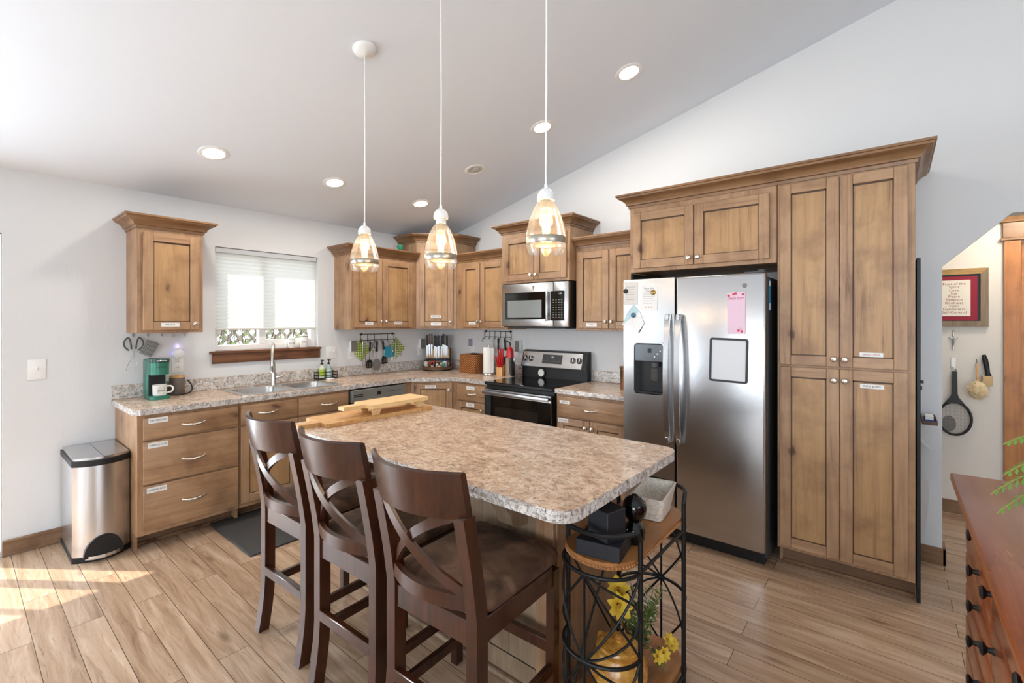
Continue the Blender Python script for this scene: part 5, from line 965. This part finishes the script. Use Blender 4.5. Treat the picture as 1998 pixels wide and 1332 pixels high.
b = MB(); b.prism([(.03*cos(a)*1.3-.012, .06*sin(a)) for a in [2*pi*k/20 for k in range(20)]], 'y', -.006, .0, weave('grey_weave', '#4c4a4a', '#8f8b88', 2*pi/.012, 2*pi/.02)); o = tag(b.build('flyswatter_pad', loc=(4.645, HY-.004, .685)), 'grey patterned oval pad on the wall behind the racket mesh', 'pad')
t = thing('duster', 'fluffy cream lambswool duster hanging on the hall wall', 'duster', (4.782, HY-.10, .965)); b = MB(); rr = random.Random(4); WOOL = mat('lambswool', '#d9c39c', .95)
bm = bmesh.new(); bmesh.ops.create_icosphere(bm, subdivisions=4, radius=.05)
for v in bm.verts: v.co *= 1+rr.uniform(-.06, .1); v.co.z *= 1.25; v.co.y *= .85
b.sub(bm, WOOL)
for k in range(260):
    d = Vector((rr.gauss(0, 1), rr.gauss(0, 1), rr.gauss(0, 1))).normalized(); p = Vector((d.x*.05, d.y*.042, d.z*.062)); e = (d+Vector((rr.uniform(-.6, .6), rr.uniform(-.6, .6), -.4))).normalized(); n_ = e.orthogonal().normalized()*.003
    q = p+e*.016; q.y = min(q.y, .046); b.geo([p-n_, p+n_, q], [(0, 1, 2)], WOOL)
b.build('wool_head', t, recalc=False); b = MB(); b.cyl((0, .02, .05), (.0, .078, .19), .006, LIGHTX, n=10); b.tube([(.0, .078, .19), (.004, .088, .21), (.0, .099, .225)], .002, BLK, 5); b.build('handle', t)
t = thing('hand_brush', 'brush with curved black handle and tan bristles beside the duster', 'brush', (4.832, HY-.026, 1.0)); b = MB(); b.tube([(-.012, 0, .225), (-.006, 0, .19), (.002, 0, .14), (.008, 0, .09), (.012, 0, .07)], [.010, .016, .015, .013, .018], BLK, 12); b.build('handle', t); b = MB(); b.box((-.022, -.02, -.005), (.034, .02, .07), mat('tan_bristle', '#c2a67b', .9), .006, 2); b.build('bristles', t)

# ------------------------------------------------------------------ chest of drawers and fern
t = thing('dresser', 'cherry apothecary chest with black knobs at the right edge', 'dresser', (4.75, -2.4, 0)); M = inv(t)
b = MB(M); b.box((4.495, -3.3, .0), (5.0, -1.66, .922), CHE, .003); b.build('body', t); b = MB(M); b.box((4.455, -3.34, .9225), (5.03, -1.612, .95), CHE, .005, 2); b.build('top', t)
drw = [(-2.20, -1.69, z-.046, z+.046, [(-1.995, z)]) for z in (.872, .772, .672, .572, .462, .36, .26, .16)]
drw += [(-2.62, -2.215, z0, z1, [(-2.26, zk)]) for z0, z1, zk in ((.765, .915, .83), (.63, .755, .697), (.495, .62, .56), (.36, .485, .42), (.11, .35, .23))]
drw += [(-3.27, -2.635, z0, z1, [(-2.66, zk)]) for z0, z1, zk in ((.765, .915, .856), (.63, .755, .70), (.495, .62, .56), (.36, .485, .42), (.11, .35, .23))]
for y0, y1, z0, z1, ks in drw:
    b = MB(M); b.box((4.487, y0, z0), (4.4945, y1, z1), CHE, .004, 2); d = b.build('drawer', t)
    for ky, kz in ks:
        b = MB(M @ Matrix.Translation((4.4868, ky, kz)) @ Matrix.Rotation(R(-90), 4, 'Y')); b.lathe([(.009, 0), (.007, .004), (.006, .012), (.013, .016), (.0165, .021), (.012, .025), (0, .026)], BLKM, 16); b.build('knob', d, 'black turned knob')
t = thing('fern', 'green potted fern on the cherry chest, fronds reaching in from the right', 'plant', (4.82, -2.05, .951)); b = MB(); b.lathe([(.07, 0), (.09, .12), (.095, .13), (.085, .13), (.08, .11), (0, .11)], CREAM, 24); b.build('pot', t)
FERN = mat('fern_green', '#5f8f35', .6)
rr = random.Random(11)
tips = [(-.318, -.02, .065), (-.308, -.03, .02), (-.298, -.04, .205), (-.30, -.06, .13), (-.25, .1, .2), (-.2, .2, .15), (-.1, -.28, .2), (.05, .25, .2), (.22, .1, .15), (.2, -.2, .12), (-.22, -.2, .1), (0, -.3, .05)]
for tx, ty, tz in tips:
    b = MB(); P0, P1 = Vector((0, 0, .11)), Vector((tx, ty, tz)); mid = (P0+P1)/2+Vector((0, 0, .17)); pts = [P0*(1-u)**2+mid*2*u*(1-u)+P1*u*u for u in [k/26 for k in range(27)]]; b.tube(pts, .0016, STM, 5)
    for k in range(4, 26):
        d = (pts[k+1 if k < 26 else k]-pts[k-1]).normalized(); sd_ = d.cross(Vector((0, 0, 1))).normalized(); l = .045*sin(pi*min(1, (27-k)/18))*.9+.006
        for s in (-1, 1): p = pts[k]; e = p+sd_*s*l+d*l*.35-Vector((0, 0, .2*l)); m_ = (p+e)/2; b.geo([p, m_+d*.0055, e, m_-d*.0055], [(0, 1, 2, 3)], FERN)
    b.build('frond', t, recalc=False)
